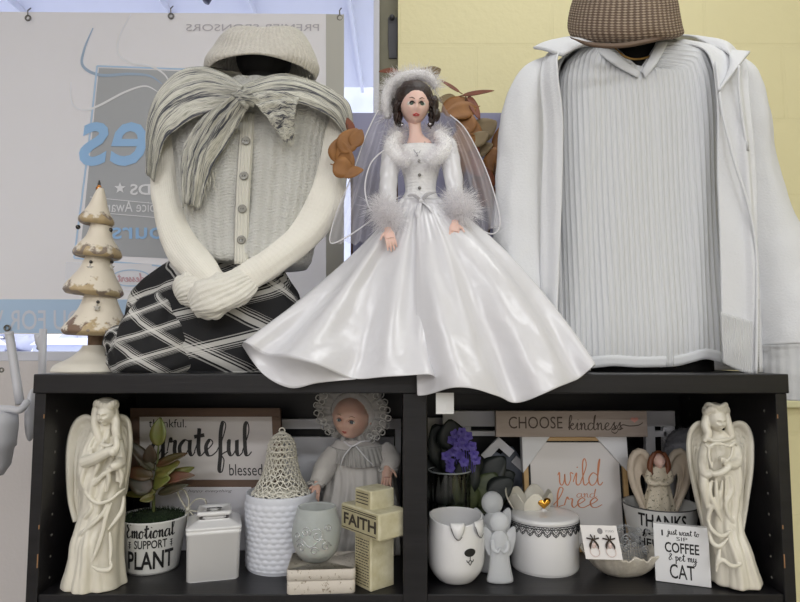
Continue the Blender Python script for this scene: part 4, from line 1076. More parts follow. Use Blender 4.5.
# ================================================================ dried leaves behind the doll
LB=smat('leaf_amber',(158,108,56),.55,var=((118,78,42),40,.7)); LR=smat('leaf_rust',(134,72,44),.5,var=((100,58,42),40,.6)); LK=smat('leaf_khaki',(142,124,92),.6,var=((110,94,70),30,.6)); BR=smat('twig_brown',(84,58,42),.8)
def sprig(label,stem,leaves,Yg):
    e=empty('leafy_twig',at(*stem[0]),label,'twig','dried leafy twigs behind the doll')
    mb=MB(); mb.tube([at(*a) for a in stem],[.0022]*(len(stem)-1)+[.001],7,sub=6); mb.build('stem',BR,e)
    for i,(x,y,Lp,Wp,ang,mt) in enumerate(leaves):
        mb=MB(); s=sc(Yg); a=math.radians(ang); d=V((cos(a),-.15,sin(a)))
        c=at(x,y,Yg-.012*random.random()); leaf(mb,c-d*Lp*s/2,d,(random.uniform(-.35,.35),-1,random.uniform(-.1,.5)),Lp*s,Wp*s/2,curl=random.uniform(-.15,.35),n=10)
        mb.tube([c-d*Lp*s*.62,c-d*Lp*s*.45],.0007,5)
        mb.build('leaf',(LB,LR,LK)[mt],e,solid=.0008)
Yg=.26
sprig('amber leafy twig between the cream cardigan and the veil',[(356,366,.22),(352,280,.2),(352,200,.13),(350,150,.1),(347,124,.1)],[(340,150,28,24,80,0),(349,140,30,22,55,0),(343,168,22,22,-20,0),(357,138,20,16,60,0),(350,126,18,9,110,1),(345,158,34,20,100,0),(352,172,24,14,10,0)],.105)
sprig('tall amber and rust twig right of the bride doll head',[(440,366,Yg),(455,280,Yg),(462,200,Yg),(464,140,Yg),(466,94,Yg)],
  [(457,104,34,20,25,0),(460,112,36,20,200,0),(466,122,26,22,95,0),(464,140,30,26,80,0),(474,108,30,10,-70,1),(478,92,34,5,10,1),(450,86,24,5,150,1),(448,100,20,14,170,2),(470,150,26,22,60,1),(480,138,22,16,40,2),(476,168,24,20,-60,1),(484,180,26,24,80,1),(462,160,24,18,100,0),(472,128,24,18,-30,0)],Yg)
sprig('khaki and rust twig beside the white hoodie sleeve',[(476,366,Yg),(486,260,Yg),(492,200,Yg),(496,150,Yg)],[(484,130,30,26,30,2),(499,140,30,14,80,0),(494,160,26,22,90,0),(488,196,24,22,60,1),(492,176,22,18,-60,1),(499,158,26,12,70,0),(481,150,26,16,20,2)],Yg+.01)
sprig('thin rust twig showing above the feather headpiece',[(404,366,Yg),(398,260,Yg),(396,140,Yg),(392,74,Yg)],[(389,70,20,6,175,1),(398,76,14,8,20,1),(432,74,20,16,20,2),(424,72,16,12,160,2)],Yg)
# ================================================================ ceramic tree at the left end of the shelf top
YT=.13; sT=sc(YT); ybT=ybase(YT)
ct=empty('ceramic_tree',(at(95,370,YT).x,YT,TOPZ),'cream and brown four-tiered ceramic tree at the left end of the bookcase top','figurine')
def tiermat():
    t=NT('snowy_bark_glaze'); t.setp(Roughness=.45); uv,u,v=t.uv(); o=t.obj()
    n=t.noise(o,38,3,.6); edge=t.math('MULTIPLY_ADD',n,.9,t.math('MULTIPLY',v,1.0))      # jagged border of the brown band
    f=t.math('MULTIPLY',t.math('SUBTRACT',.90,edge),14,clamp=True)
    p=t.noise(o,16,2); q_=t.noise(o,110,4,.7,stretch=(1,1,.35))
    br=t.n('ShaderNodeValToRGB',Fac=p); e=br.color_ramp; e.interpolation='CONSTANT'; e.elements[0].color=lin((138,112,94)); e.elements[1].position=.42; e.elements[1].color=lin((208,184,142))
    x=e.elements.new(.50); x.color=lin((158,142,128)); x=e.elements.new(.57); x.color=lin((214,194,154)); x=e.elements.new(.63); x.color=lin((142,108,96))
    c=t.mix(t.math('MULTIPLY',q_,.6),br.outputs[0],lin((90,76,64))); rim=t.math('LESS_THAN',v,.10)
    c=t.mix(f,lin((226,216,200)),c); c=t.mix(t.math('MULTIPLY',rim,.7),c,lin((168,160,136)))
    t.link(c,'Base Color'); t.bump(t.math('MULTIPLY_ADD',f,-.5,t.math('MULTIPLY',q_,.5)),.0012); return t.mat
TM=tiermat(); TW=smat('tree_cream',(222,216,204),.45,bn=(40,.0006)); TB_=smat('trunk_brown',(138,112,88),.7,bn=(140,.002),var=((96,76,60),60,.8))
def tier(name,cx,prof,mat,lean=0,scal=0):
    """prof rows (py, half width px)"""
    mb=MB(); c0=at(cx,prof[0][0],YT); pts=crom([(w_*sT,at(cx,py,YT).z-c0.z) for py,w_ in prof],5)
    mb.lathe([(max(a,1e-4),b) for a,b in pts],c0,n=72,fn=lambda r,a,z,i:r*(1+scal*sin(a*7+1)*max(0,1-i/12)+.03*noise.noise(V((cos(a)*1.5,sin(a)*1.5,z*40)))),M=Ry(lean))
    return mb.build(name,mat,ct)
tier('snow_base',93,[(ybT,37),(ybT-1.5,37),(ybT-7,33),(ybT-13,22),(ybT-20,14),(ybT-26,10)],TW)
tier('trunk',96,[(358,8.5),(350,8),(342,8),(330,8.5)],TB_)
tier('tree_tier',98,[(333,8),(336,26),(333,32),(329,32),(320,26),(308,19),(296,14.5),(287,12),(282,10)],TM,.03,.03)
tier('tree_tier',94,[(291,8),(296,22),(293,27.5),(289,27.5),(280,22),(270,16),(260,12.5),(252,10.5),(248,9)],TM,.09,.03)
tier('tree_tier',98,[(253,7),(258,18),(256,22.5),(252,22.5),(245,18),(238,13),(230,10.5),(222,9),(218,8)],TM,.06,.03)
tier('tree_tier',96.5,[(221,6),(225,13),(223,16.5),(219,16.5),(213,12.5),(206,9),(198,6.5),(191,4),(188,3)],TM,.09,.03)
mb=MB(); c0=at(99,190,YT); mb.lathe([(.0055,-.001),(.0056,.003),(.0035,.007),(.0024,.009)],c0,n=20); mb.build('gold_cap',smat('shiny_gold_tip',(196,130,70),.25,metal=.9),ct)
mb=MB(); mb.lathe([(.0026,.008),(.0028,.011),(.0015,.017),(.0002,.018)],c0,n=16); mb.build('dark_tip',smat('bead_black',(30,26,24),.2,coat=.6),ct)
SV=smat('charm_silver',(180,178,170),.25,metal=.7)
for x,y,k in ((78,227,0),(110.5,230,0),(91,262,1),(112,262,1),(98,302,1)):
    mb=MB(); d=26 if y>295 else (20 if x in(91,) else 6); p=at(x,y,YT-(d-6)*sT)
    mb.ell(p,.0030 if k else .0042,n=12,k=8); ch=mb.build('charm',smat('bead_black',(30,26,24)),ct)
    if k:
        mb=MB(); st=[(1 if i%2==0 else .5) for i in range(10)]
        pp_=[p+V((.0062*st[i]*sin(i*pi/5),-.0035,-.010+.0062*st[i]*cos(i*pi/5))) for i in range(10)]; b_=[a+V((0,.0025,0)) for a in pp_]
        mb.add(pp_+b_,[list(range(10)),list(range(19,9,-1))]+[(i,i+10,(i+1)%10+10,(i+1)%10) for i in range(10)]); mb.build('silver_star',SV,ch,smooth=False,fixn=True)
# ================================================================ left bay
def G0(px,py,z=BOTZ): return ground(px,py,z)
CER=NT('cream_ceramic'); CER.setp(Base_Color=lin((220,215,202)),Roughness=.33); CER.bump(CER.noise(CER.obj(),40,3),.0005)
# noise mottles the cream between a lighter and a darker tone
CER.link(CER.mix(CER.math('MULTIPLY_ADD',CER.noise(CER.obj(),14,3),1.6,-.5,clamp=True),lin((226,221,208)),lin((210,203,186))),'Base Color'); CER=CER.mat
WCER=smat('white_ceramic',(222,221,222),.22,coat=.5,bn=(30,.0003))
def statue(label, name, Yc, bodytab, fold, headc, headr, headrot, wings, extra, head_tilt=0):
    s=sc(Yc); q=lambda x,y,d=0: at(x,y,Yc-d*s)
    e=empty(name,(q((bodytab[-1][1]+bodytab[-1][2])/2,580).x,Yc,BOTZ),label,'figurine')
    mb=MB(); loft(mb,bodytab,Yc,n=140,rows=130,disp=fold)
    M=Rz(math.radians(headrot))@Rx(math.radians(head_tilt))
    hc=q(*headc)
    head(mb,hc,headr*s,M,soft=2.3)
    mb.tube([q(headc[0],headc[1]+headr*.6,headc[2]-2),q(headc[0],headc[1]+headr*1.5,headc[2]-4)],[headr*.42*s,headr*.6*s],16)
    extra(mb,q,s,hc,M)
    # nothing of the casting reaches under the shelf surface
    mb.v=[V((p.x,p.y,max(p.z,BOTZ+.0005))) for p in mb.v]
    mb.build('robe_figure',CER,e,remesh=.0010,smoothit=5)
    for W in wings:
        wm=MB(); out,inn=W['out'],W['inn']; nu,nv=70,22
        a=resample([q(*p) for p in out],nu); b=resample([q(*p) for p in inn],nu); P=[]
        for i in range(nv):
            v=i/(nv-1); row=[]
            for j in range(nu):
                u=j/(nu-1); p=a[j].lerp(b[j],v)
                rim=gs(v-.06,.09)*3.2
                fe=(abs(sin((v*5.2+u*1.2)*pi))**.6)*1.3*min(1,v*5) if u>.22 else (abs(sin(u*40+4*sin(v*9)))*1.0)*min(1,v*5)
                p=p+V((0,-1,0))*((rim+fe-3.4*sin(pi*min(1,v*1.1)))*s)
                row.append(p)
            P.append(row)
        wm.grid(P,flip=W.get('flip',False)); wm.build('wing',CER,e,solid=4.5*s,solidoff=0,remesh=0)
    return e
def drape(mb,q,pts,s,k=1.0):
    k*=1.25; r=[1.1*k]+[1.9*k]*(len(pts)-2)+[.7*k]; mb.tube([q(p[0],p[1],p[2]-3.1) for p in pts],[x*s for x in r],10,sub=6,flat=1.0)
def ridge(mb,q,pts,r,s,flat=1): mb.tube([q(p[0],p[1],p[2]-1.4) for p in pts],[x*s for x in r] if hasattr(r,'__len__') else [r*.25*s]+[r*s]*(len(pts)-2)+[r*.25*s],10,sub=6,flat=flat)
# --- left angel
YA=.046
tabA=[(424,99,113,8,0),(431,93,118,11,0),(440,88,120,15,0),(452,85,122,17,0),(466,83,123,19,0),(480,82,124,20,-1),(495,84,124,20,-1),(510,83,124,19,-1),(525,79,122,20,0),(540,75,121,22,0),(555,73,121,22,0),(568,70,122,23,0),(578,67,123,24,0),(584,66,124,24,0),(586,66,123,23,0)]
def foldA1(a,y):
    fr=max(0,-sin(a)); low=max(0,min(1,(y-490)/50)); c=cos(a)
    return fr*(low*(4.2*(abs(sin(c*4.2+y*.008+.4))-.5)+1.6*abs(sin(c*9-y*.02)))+(1-low)*(2.6*(abs(sin(c*5+y*.07))-.5)+1.0*sin(c*14+y*.16)))+low*(1-fr)*1.2*sin(a*9)
def extraA(mb,q,s,hc,M):
    # hair and wreath
    mb.ell(q(105,411,-3),(11*s,11*s,13*s)); 
    for sx,pts in ((-1,[(96,408,6),(95,420,8),(97,432,12),(100,440,14),(98,446,14)]),(1,[(114,408,6),(116,420,8),(116,430,11),(118,440,12)])): ridge(mb,q,pts,[3.5,4,4.2,3.4,2][:len(pts)],s)
    for k in range(22):
        a=2*pi*k/22; mb.ell(q(106+10.5*cos(a),405+1.6*sin(a*3),4+9*-sin(a)),(2.8*s,2.6*s,4.2*s),n=8,k=6)
    mb.ell(q(106,404,0),(10*s,10*s,7*s))
    # shoulders, sleeves, forearms and the bird held to the breast
    ridge(mb,q,[(95,436,7),(88,452,12),(84,472,15),(87,488,16)],[5,6,6,3.5],s); ridge(mb,q,[(116,436,7),(120,452,11),(121,470,15),(119,482,17)],[5,5,5,3.5],s)
    ridge(mb,q,[(84,462,20),(96,458,26),(108,452,29),(116,449,29)],[6,5.5,4.5,3],s); ridge(mb,q,[(121,462,17),(117,465,23),(111,468,26)],[5.5,5,3.6],s)
    mb.ell(q(112,452,30),(4*s,3*s,4*s)); ridge(mb,q,[(116,436,24),(117,446,28),(114,456,30)],[2,3.4,2],s)
    for k,p in enumerate([[(97,432,14),(90,446,20),(86,464,22),(82,480,22),(86,492,20)],[(104,440,18),(101,452,23),(98,466,25),(92,480,24)],[(112,470,26),(104,474,26),(94,484,24),(84,490,20)],[(92,448,20),(90,456,24),(88,468,24)],[(118,466,24),(122,476,22),(120,488,20)],[(108,468,27),(109,480,24),(107,492,22)],[(100,444,21),(108,446,23),(114,443,22)]]): drape(mb,q,p,s)
    # sash drapery
    ridge(mb,q,[(84,489,18),(88,496,23),(98,503,25),(110,500,25),(120,492,22),(126,488,16)],[.9,1.6,1.9,1.7,1.4,.8],s)
    for p in ([(108,502,24),(104,512,25),(97,520,26),(88,528,25),(80,536,20),(76,546,14)],[(112,502,24),(106,518,25),(102,535,26),(97,550,27),(92,562,28)],[(124,496,18),(122,510,21),(116,520,24),(108,530,26)],[(90,500,22),(92,508,24),(86,516,22),(80,522,17)],[(92,566,30),(100,570,32),(110,569,32),(112,562,30)],[(110,532,25),(111,548,26),(110,566,30)]): drape(mb,q,p,s,.9)
wA=[dict(out=[(100,430,-8),(95,419,-10),(87,415,-11),(78,420,-11),(72,432,-10),(69,450,-9),(69,475,-8),(71,500,-7),(76,521,-6)],inn=[(99,434,-6),(95,438,-6),(92,444,-6),(90,450,-6),(89,456,-6),(88,465,-6),(87,480,-6),(86,500,-6),(80,521,-6)],flip=True),
    dict(out=[(113,428,-8),(118,417,-10),(124,415,-11),(130,420,-11),(132,432,-10),(132,446,-9),(130,462,-8),(127,480,-7),(124,494,-6)],inn=[(112,432,-6),(114,436,-6),(116,440,-6),(118,446,-6),(119,452,-6),(120,460,-6),(121,470,-6),(122,482,-6),(123,494,-6)])]
statue('tall cream ceramic angel holding a bird, left end of the left shelf bay','angel_statue',YA,tabA,foldA1,(107,414,7),11.5,-4,wA,extraA,6)
# --- potted plant
Yp=.125; s=sc(Yp); c=G0(151,573); c=V((at(152,570,Yp).x,Yp+.0,BOTZ))
pp=empty('potted_plant',c,'small leafy plant with reddish leaves in a white pot lettered Emotional Support Plant','plant')
H=.086; r0,r1=.042,.0555
POT=smat('white_enamel_pot',(222,222,220),.3,coat=.3)
mb=MB(); mb.lathe([(r0-.004,.001),(r0,.0),(r0+.001,.004),(r0+.0015,.006),(r1,H-.002),(r1+.0018,H),(r1+.0005,H+.0012),(r1-.002,H-.001),(r1-.004,H-.012),(.002,H-.012)],c,n=72); pot=mb.build('pot',POT,pp)
def potmap(shift=0):
    def f(u,v,w):
        # u px across from the facing line, v px up
        z=v*s; r=r0+.0015+(r1-r0-.0015)*(z/H)+.0007; a=u*s/r-pi/2+math.radians(17)
        return c+V((r*cos(a),r*sin(a),z))
    return f
INK=smat('black_ink',(24,24,26),.5)
pf=potmap(); arc=lambda x,y:(x,y+.004*x*x)
mb=MB(); script(mb,'Emotional',(-24,23,35,51),pf,thick=.17,thin=.07,cut=2); mb.build('pot_lettering',INK,pot)
mb=MB(); text(mb,'SUPPORT',(-15,15,25.5,33.5),pf,bold=.015,cut=2); mb.build('pot_lettering',INK,pot)
mb=MB(); text(mb,'PLANT',(-22,22,6,23),pf,bold=.02,cut=2); mb.build('pot_lettering',INK,pot)
mb=MB()
for sx in (-20,19.5):
    for k in range(3): mb.add([pf(sx+x,26+k*2.2+y,0) for x,y in ((-2,1.6),(0,0),(2,1.6),(0,1.2))],[(0,1,2,3)])
    mb.add([pf(sx+x,25+y,0) for x,y in ((-.4,0),(.4,0),(.4,7),(-.4,7))],[(0,1,2,3)])
mb.build('leaf_emblem',INK,pot)
MOSS=smat('green_moss',(44,62,36),.95,var=((24,38,22),160,.9))
mb=MB(); mb.lathe([(.001,H+.006),(.02,H+.004),(r1-.006,H-.003),(r1-.004,H-.012)],c,n=40,cap=False)
for k in range(1500):
    a=random.uniform(0,2*pi); r=(r1-.004)*sqrt(random.random()); tuft(mb,c+V((r*cos(a),r*sin(a),H-.003+.006*(1-r/r1))),(random.gauss(0,.7),random.gauss(0,.7),1),random.uniform(.004,.010),.0009,droop=.6,n=3)
o=mb.build('moss',MOSS,pp); o['kind']='stuff'
LG=smat('leaf_green',(96,110,50),.4,var=((110,84,48),30,.8)); LD=smat('leaf_darkgreen',(46,58,38),.4,var=((74,48,36),25,.8)); LRd=smat('leaf_maroon',(96,52,40),.4,var=((66,74,36),30,.7))
mb=MB(); mb.tube([c+V((0,0,H-.005)),at(154,490,Yp-.005),at(157,466,Yp-.01),at(159,440,Yp-.01)],[.003,.0026,.002,.0014],8,sub=5)
mb.tube([at(153,498,Yp),at(146,480,Yp+.005),at(138,462,Yp)],[.002,.0018,.001],7,sub=4); mb.tube([at(154,492,Yp),at(166,480,Yp-.01),at(180,470,Yp-.01)],[.002,.0018,.001],7,sub=4)
mb.build('stem',smat('stem_green',(82,90,50),.5),pp)
for (x0_,y0_,x1_,y1_,Wp,mt,nx) in ((158,446,159,418,15,0,0),(154,470,128,440,12,1,.4),(153,476,124,470,13,2,.4),(152,490,128,478,18,1,.2),(156,492,122,494,8,0,.5),(156,466,185,452,9,2,-.5),(156,474,178,461,17,0,-.3),(160,484,192,466,12,0,-.5),(160,480,192,474,10,2,-.7),(154,482,168,478,16,0,0),(150,464,150,446,12,1,.3),(154,496,140,500,9,0,0),(158,494,186,484,8,1,0)):
    a=at(x0_,y0_,Yp-.012); b_=at(x1_,y1_,Yp-.012-random.uniform(0,.02)); mb=MB(); leaf(mb,a,b_-a,(nx,-1,.5),(b_-a).length,Wp*s*.55,curl=.12,n=14,fold=.25); mb.build('leaf',(LG,LD,LRd)[mt],pp,solid=.0008)
# --- white square jar with lid
def rot2(fr_c,ang):
    R_=Rz(ang); return lambda x,y,z: fr_c+R_@V((x,y,z))
Yj=.098; cj=V((at(213,575,Yj).x,Yj,BOTZ)); jf=rot2(cj,math.radians(16)); jr=empty('square_jar',cj,'white glazed square jar with lid and flat knob between the pot and the woven planter','jar')
def rbox(mb,f,x,y,z0,z1,r=.006,nseg=5,tx=0,ty=0,rows=None,cap=True):
    """rounded rectangular prism by rows (z, grow)"""
    rows=rows or [(z0,0),(z1,0)]; P=[]
    for z,g in rows:
        row=[]
        for cx_,cy_,a0 in ((x+g-r,y+g-r,0),(-x-g+r,y+g-r,pi/2),(-x-g+r,-y-g+r,pi),(x+g-r,-y-g+r,1.5*pi)):
            for k in range(nseg+1):
                a=a0+pi/2*k/nseg; row.append(f(cx_+r*cos(a),cy_+r*sin(a),z))
        P.append(row)
    mb.grid(P,cu=True,capa=cap,capb=cap)
hx=.0405
mb=MB(); rbox(mb,jf,hx,hx,0,0,rows=[(0,-.002),(.002,0),(.072,.0012),(.073,.0022),(.078,.0024),(.079,.001)]); mb.build('jar_body',WCER,jr)
mb=MB(); rbox(mb,jf,hx,hx,0,0,rows=[(.079,.001),(.0805,.0028),(.083,.0028),(.0845,.001),(.090,-.010),(.0925,-.017)]); lid=mb.build('lid',WCER,jr)
mb=MB(); rbox(mb,jf,hx,hx,0,0,rows=[(.092,-.0215),(.097,-.0225),(.0985,-.0145),(.1005,-.013),(.104,-.0135),(.1055,-.0155),(.104,-.018),(.103,-.028)]); mb.build('knob',WCER,lid)
# --- woven planter
Yw=.135; cw=V((at(280,576,Yw).x,Yw,BOTZ)); sw=sc(Yw)
wp_=empty('woven_planter',cw,'white round planter with a basketweave surface, crochet bell on top','planter')
MW=smat('matte_white',(214,216,224),.55,bn=(150,.0004))
def weave(r,a,z,i):
    k=int(z/.0085); return r*(1+(.022*abs(sin(a*13+(k%2)*pi/2))+.018*abs(sin(z/.0085*pi)))*(1 if .004<z<.112 else 0))
R_w=36.0*sw*.955
prof=[(R_w*.9,0),(R_w*.93,.002)]+[(R_w*(.93+.05*(z/.112)),z) for z in [.004+.108*k/70 for k in range(71)]]+[(R_w*.985,.114),(R_w*.99,.122),(R_w*.97,.1245),(R_w*.93,.1235),(R_w*.92,.112),(.001,.108)]
mb=MB(); mb.lathe(prof,cw,n=150,fn=weave); mb.build('planter_body',MW,wp_)
# crochet bell
cb_=cw+V((at(281,500,Yw).x-cw.x,0,.1235)); be=empty('crochet_bell',cb_,'cream crocheted lace bell standing on the woven planter','bell')
COT=smat('cream_cotton',(226,222,210),.9,bn=(600,.0006))
bp=[(28,-7),(26,-2),(22,5),(19,12),(17,20),(15.5,28),(14.5,36),(13.5,42),(10.5,48),(5,52),(1.5,54)]
rows=[];n=26
def bellr(z): return interp([(b,a) for a,b in bp],z)[0]
mb=MB()
def bp3(a,z,o=0): r=(bellr(z)+o)*sw*.95; return cb_+V((r*cos(a),r*sin(a),(z+7)*sw*.95))
zs_=[-7,-3,1.5,6.5,12,17.5,23,29,35,40.5,46,50,53.5]
for zi in zs_: mb.tube([bp3(2*pi*k/48,zi+ (1.2*sin(k*pi/2) if zi<20 else .5*sin(k*pi/2))) for k in range(48)],(.0016 if zi in(-7,29,35) else .0011),5,closed=True)
for i in range(len(zs_)-1):
    n=22 if i<7 else 16
    for k in range(n):
        a=2*pi*(k+.5*(i%2))/n; da=2*pi/n*.5
        for sg in (-1,1): mb.tube([bp3(a,zs_[i]),bp3(a+sg*da,zs_[i+1])],.0009,4,cap=False)
for k in range(15):
    a=2*pi*k/15; mb.tube([bp3(a,-5),bp3(a+.12,-8.0,2),bp3(a+.28,-8.0,2),bp3(a+.42,-5)],.0013,5,sub=3)
mb.build('crochet_netting',COT,be)
mb=MB(); zt_=cb_+V((0,0,60*sw*.95)); mb.tube([zt_+V((cos(a*pi/5)*.005,0,sin(a*pi/5)*.005+.003)) for a in range(10)],.0012,6,closed=True); mb.build('hanging_loop',COT,be)
mb=MB(); mb.lathe([(.001,.0),(24*sw,.001),(24*sw,.003),(.02,.006),(.001,.006)],cb_+V((0,0,.0)),n=30); mb.build('base_disc',COT,be)
# --- glass candle holder on white box
Yk=.062; sk_=sc(Yk)
WEA=NT('distressed_white'); WEA.setp(Roughness=.8); f=WEA.math('GREATER_THAN',WEA.noise(WEA.obj(),130,5,.75),.60); WEA.link(WEA.mix(f,lin((206,198,188)),lin((150,138,122))),'Base Color'); WEA.bump(WEA.noise(WEA.obj(),90,4),.001); WEA=WEA.mat
kb=V((at(322,590,.045).x,.05,BOTZ)); kf=rot2(kb,math.radians(4)); kr=empty('distressed_box',kb,'flat distressed white box under the frosted candle holder','box')
mb=MB(); rbox(mb,kf,.0515,.043,0,0,r=.006,rows=[(0,-.001),(.001,0),(.0185,0),(.0195,-.001)]); mb.build('box_base',WEA,kr)
mb=MB(); rbox(mb,kf,.0515,.043,0,0,r=.006,rows=[(.0195,-.002),(.0205,.0005),(.0345,.0005),(.036,-.001)]); mb.build('box_lid',WEA,kr)
kc=V((at(316,560,.05).x,.052,BOTZ+.0362)); cr=empty('candle_holder',kc,'frosted glass candle holder with raised silver swirls on the distressed box','candle holder')
t=NT('frosted_glass'); t.setp(Base_Color=lin((224,228,226)),Roughness=.35,Alpha=.72); t.b.inputs['Transmission Weight'].default_value=.55; t.b.inputs['IOR'].default_value=1.2; t.bump(t.noise(t.obj(),120,3),.0006); FG=t.mat
rk_=24*sk_*.97
cp_=[(.010,.0),(.018,.0005),(.026,.006),(.034,.018),(rk_,.036),(rk_*.97,.054),(rk_*.86,.070),(rk_*.80,.0815),(rk_*.76,.0825),(rk_*.75,.080),(rk_*.82,.068),(rk_*.92,.052),(rk_*.93,.036),(.030,.018),(.022,.009),(.001,.006)]
mb=MB(); mb.lathe([(a,b) for a,b in crom(cp_,3)],kc,n=56); mb.build('glass_bowl',FG,cr)
def bowl(u,z,o=.0006):
    r=interp([(b,a) for a,b in cp_[:8]],z)[0]+o; a=-pi/2+u/r; return kc+V((r*cos(a),r*sin(a),z))
mb=MB()
for (u,z,r,sg) in ((-.012,.052,.008,1),(.006,.048,.011,-1),(-.020,.028,.008,-1),(.002,.024,.007,1),(.020,.030,.008,1),(.024,.056,.006,-1),(-.028,.044,.006,1)):
    mb.tube([bowl(u+sg*r*(1-k/14)*cos(k*.75),z+r*(1-k/14)*sin(k*.75)) for k in range(12)],.0009,5,sub=2)
mb.tube([bowl(-.03+.06*k/12,.036+.006*sin(k*.9)) for k in range(13)],.0008,5,sub=2)
mb.build('silver_swirls',smat('silver_relief',(200,202,204),.25,metal=.5),cr)
mb=MB(); mb.lathe([(.001,.008),(.026,.010),(.032,.02),(rk_*.9,.036),(.001,.037)],kc,n=40); mb.build('candle_wax',smat('white_wax',(222,222,216),.5,sss=.2),cr)
# --- wooden block cross with newsprint
Yx=.045; cxr=V((at(374,590,.03).x,.045,BOTZ)); ang=math.radians(-50); xf=rot2(cxr,ang)
cross=empty('block_cross',cxr,'chunky cream block cross printed with text and lettered Faith, right of the candle holder','cross')
PAP=smat('aged_cream_paint',(212,206,180),.75,bn=(170,.0012),var=((176,166,124),60,.6)); PAP2=smat('newsprint',(190,182,148),.75,var=((158,146,112),40,.6))
def xb(x0,x1,y0_,y1_,z0,z1):
    mb=MB(); mb.box(xf((x0+x1)/2,(y0_+y1_)/2,(z0+z1)/2),(x1-x0,y1_-y0_,z1-z0),M=Rz(ang)); return mb
dd=.023
m2=xb(-.021,.021,-dd,dd,0,.150); m2.build('upright',PAP,cross,smooth=False,bevel=.002)
m2=xb(-.050,.050,-dd-.007,dd+.004,.082,.122); m2.build('crossbar',PAP,cross,smooth=False,bevel=.003)
m2=xb(-.019,.019,-dd-.0008,-dd+.002,.002,.148); m2.build('printed_front',PAP2,cross,smooth=False)
m2=xb(-.047,.047,-dd-.0078,-dd-.006,.084,.120); m2.build('printed_front',PAP2,cross,smooth=False)
INKB=smat('brown_black_ink',(60,52,44),.7)
ffx=lambda y: (lambda u,v,w: xf(u,y,v))
mb=MB(); text(mb,'FAITH',(-.040,.044,.092,.110),ffx(-dd-.0084),bold=.03); mb.build('cross_lettering',INKB,cross)
mb=MB()
for k in range(17):
    z=.006+.0042*k
    if z<.078:
        x=-.017
        while x<.015:
            w_=random.uniform(.003,.009); w_=min(w_,.017-x); mb.add([xf(a,-dd-.0013,b) for a,b in ((x,z),(x+w_,z),(x+w_,z+.0016),(x,z+.0016))],[(0,1,2,3)]); x+=w_+.0012
for z in (.128,.133,.138,.143): mb.add([xf(a,-dd-.0013,b) for a,b in ((-.016,z),(.015,z),(.015,z+.0016),(-.016,z+.0016))],[(0,1,2,3)])
for z in (.086,.1135,.1165): mb.add([xf(a,-dd-.0084,b) for a,b in ((-.044,z),(.044,z),(.044,z+.0014),(-.044,z+.0014))],[(0,1,2,3)])
mb.build('printed_lines',INKB,cross)
# --- grateful sign on the white box behind
YS=.20; zS=at(200,487,YS).z
bxr=empty('white_book_box',(at(215,560,.23).x,.24,BOTZ),'white box with faint printed lettering behind the square jar, under the grateful sign','box')
xa,xb_=at(150,490,.21).x,at(252,490,.21).x
mb=MB(); mb.box(((xa+xb_)/2,.245,(BOTZ+zS-.0015)/2),(xb_-xa,.07,zS-.0015-BOTZ)); mb.build('box_body',smat('box_white',(222,220,226),.3,coat=.3),bxr,smooth=False,bevel=.002)
mb=MB(); text(mb,'happy everything',(188,232,493,489.5),lambda u,v,w:at(u,v,.2094),shear=.3); mb.build('box_lettering',smat('grey_ink',(130,128,130),.6),bxr)
def signfr(BL,BR,TL):
    BL,BR,TL=V(BL),V(BR),V(TL); ex,ez=BR-BL,TL-BL; n=ex.cross(ez).normalized(); n = n if n.y>0 else -n
    return lambda u,v,w=0: BL+ex*u+ez*v+n*w
fr=signfr(at(130,489,YS+.01),at(284,489,YS+.01),at(130,408,YS+.03))
# keep the bottom edge level with the box top
sg_=empty('grateful_sign',at(205,489,YS),'brown framed white sign reading thankful grateful blessed','sign')
FRW=NT('brown_stained_wood'); FRW.setp(Roughness=.6); n_=FRW.noise(FRW.obj(),6,5,.6,stretch=(2,12,12)); FRW.link(FRW.mix(n_,lin((74,56,46)),lin((122,94,76))),'Base Color'); FRW=FRW.mat
def frame_parts(par,fr,bu,bv,th,mat,name='frame_rail',depth=None):
    for a in ((0,1,0,bv),(0,1,1-bv,1),(0,bu,bv,1-bv),(1-bu,1,bv,1-bv)):
        mb=MB(); box_fr(mb,fr,*a,0,th); mb.build(name,mat,par,smooth=False,bevel=.0008)
frame_parts(sg_,fr,.058,.11,.014,FRW)
mb=MB(); box_fr(mb,fr,.055,.945,.10,.90,.004,.008); mb.build('sign_face',smat('sign_white',(214,208,206),.6,var=((196,190,188),9,.4)),sg_,smooth=False)
SI=smat('sign_ink',(38,34,34),.6)
mb=MB(); text(mb,'thankful.',(.12,.37,.755,.86),fr,w=.0034); mb.build('sign_lettering',SI,sg_); mb=MB(); text(mb,'blessed.',(.645,.88,.16,.30),fr,w=.0034); mb.build('sign_lettering',SI,sg_)
mb=MB(); script(mb,'grateful',(.13,.80,.19,.84),fr,thick=.15,thin=.045,w=.0034); mb.build('sign_lettering',SI,sg_)
# --- white slotted panel leaning behind
YP=.30
WPN=smat('white_wood_panel',(222,222,226),.5)
pn=empty('slotted_panel',(at(300,560,YP).x,YP,BOTZ),'white wooden panel with a slot near its top, behind the baby doll','panel')
def PB(mb,x0,x1,y0,y1,Y=YP,th=.012):
    a=at(x0,y1,Y);b=at(x1,y0,Y); mb.box(((a.x+b.x)/2,Y+th/2,(a.z+b.z)/2),(b.x-a.x,th,b.z-a.z))
yfl=ybase(0) 
def yfloor(Y): 
    p=V((0,Y,BOTZ)); v=p-CAM; return 301-F*((v.z*cos(PIT)-v.y*sin(PIT))/(v.y*cos(PIT)+v.z*sin(PIT)))
mb=MB(); PB(mb,240,401,419,429); mb.build('top_rail',WPN,pn,smooth=False,bevel=.0008)
mb=MB(); PB(mb,240,394,437,yfloor(YP)-.5); mb.build('lower_board',WPN,pn,smooth=False,bevel=.0008)
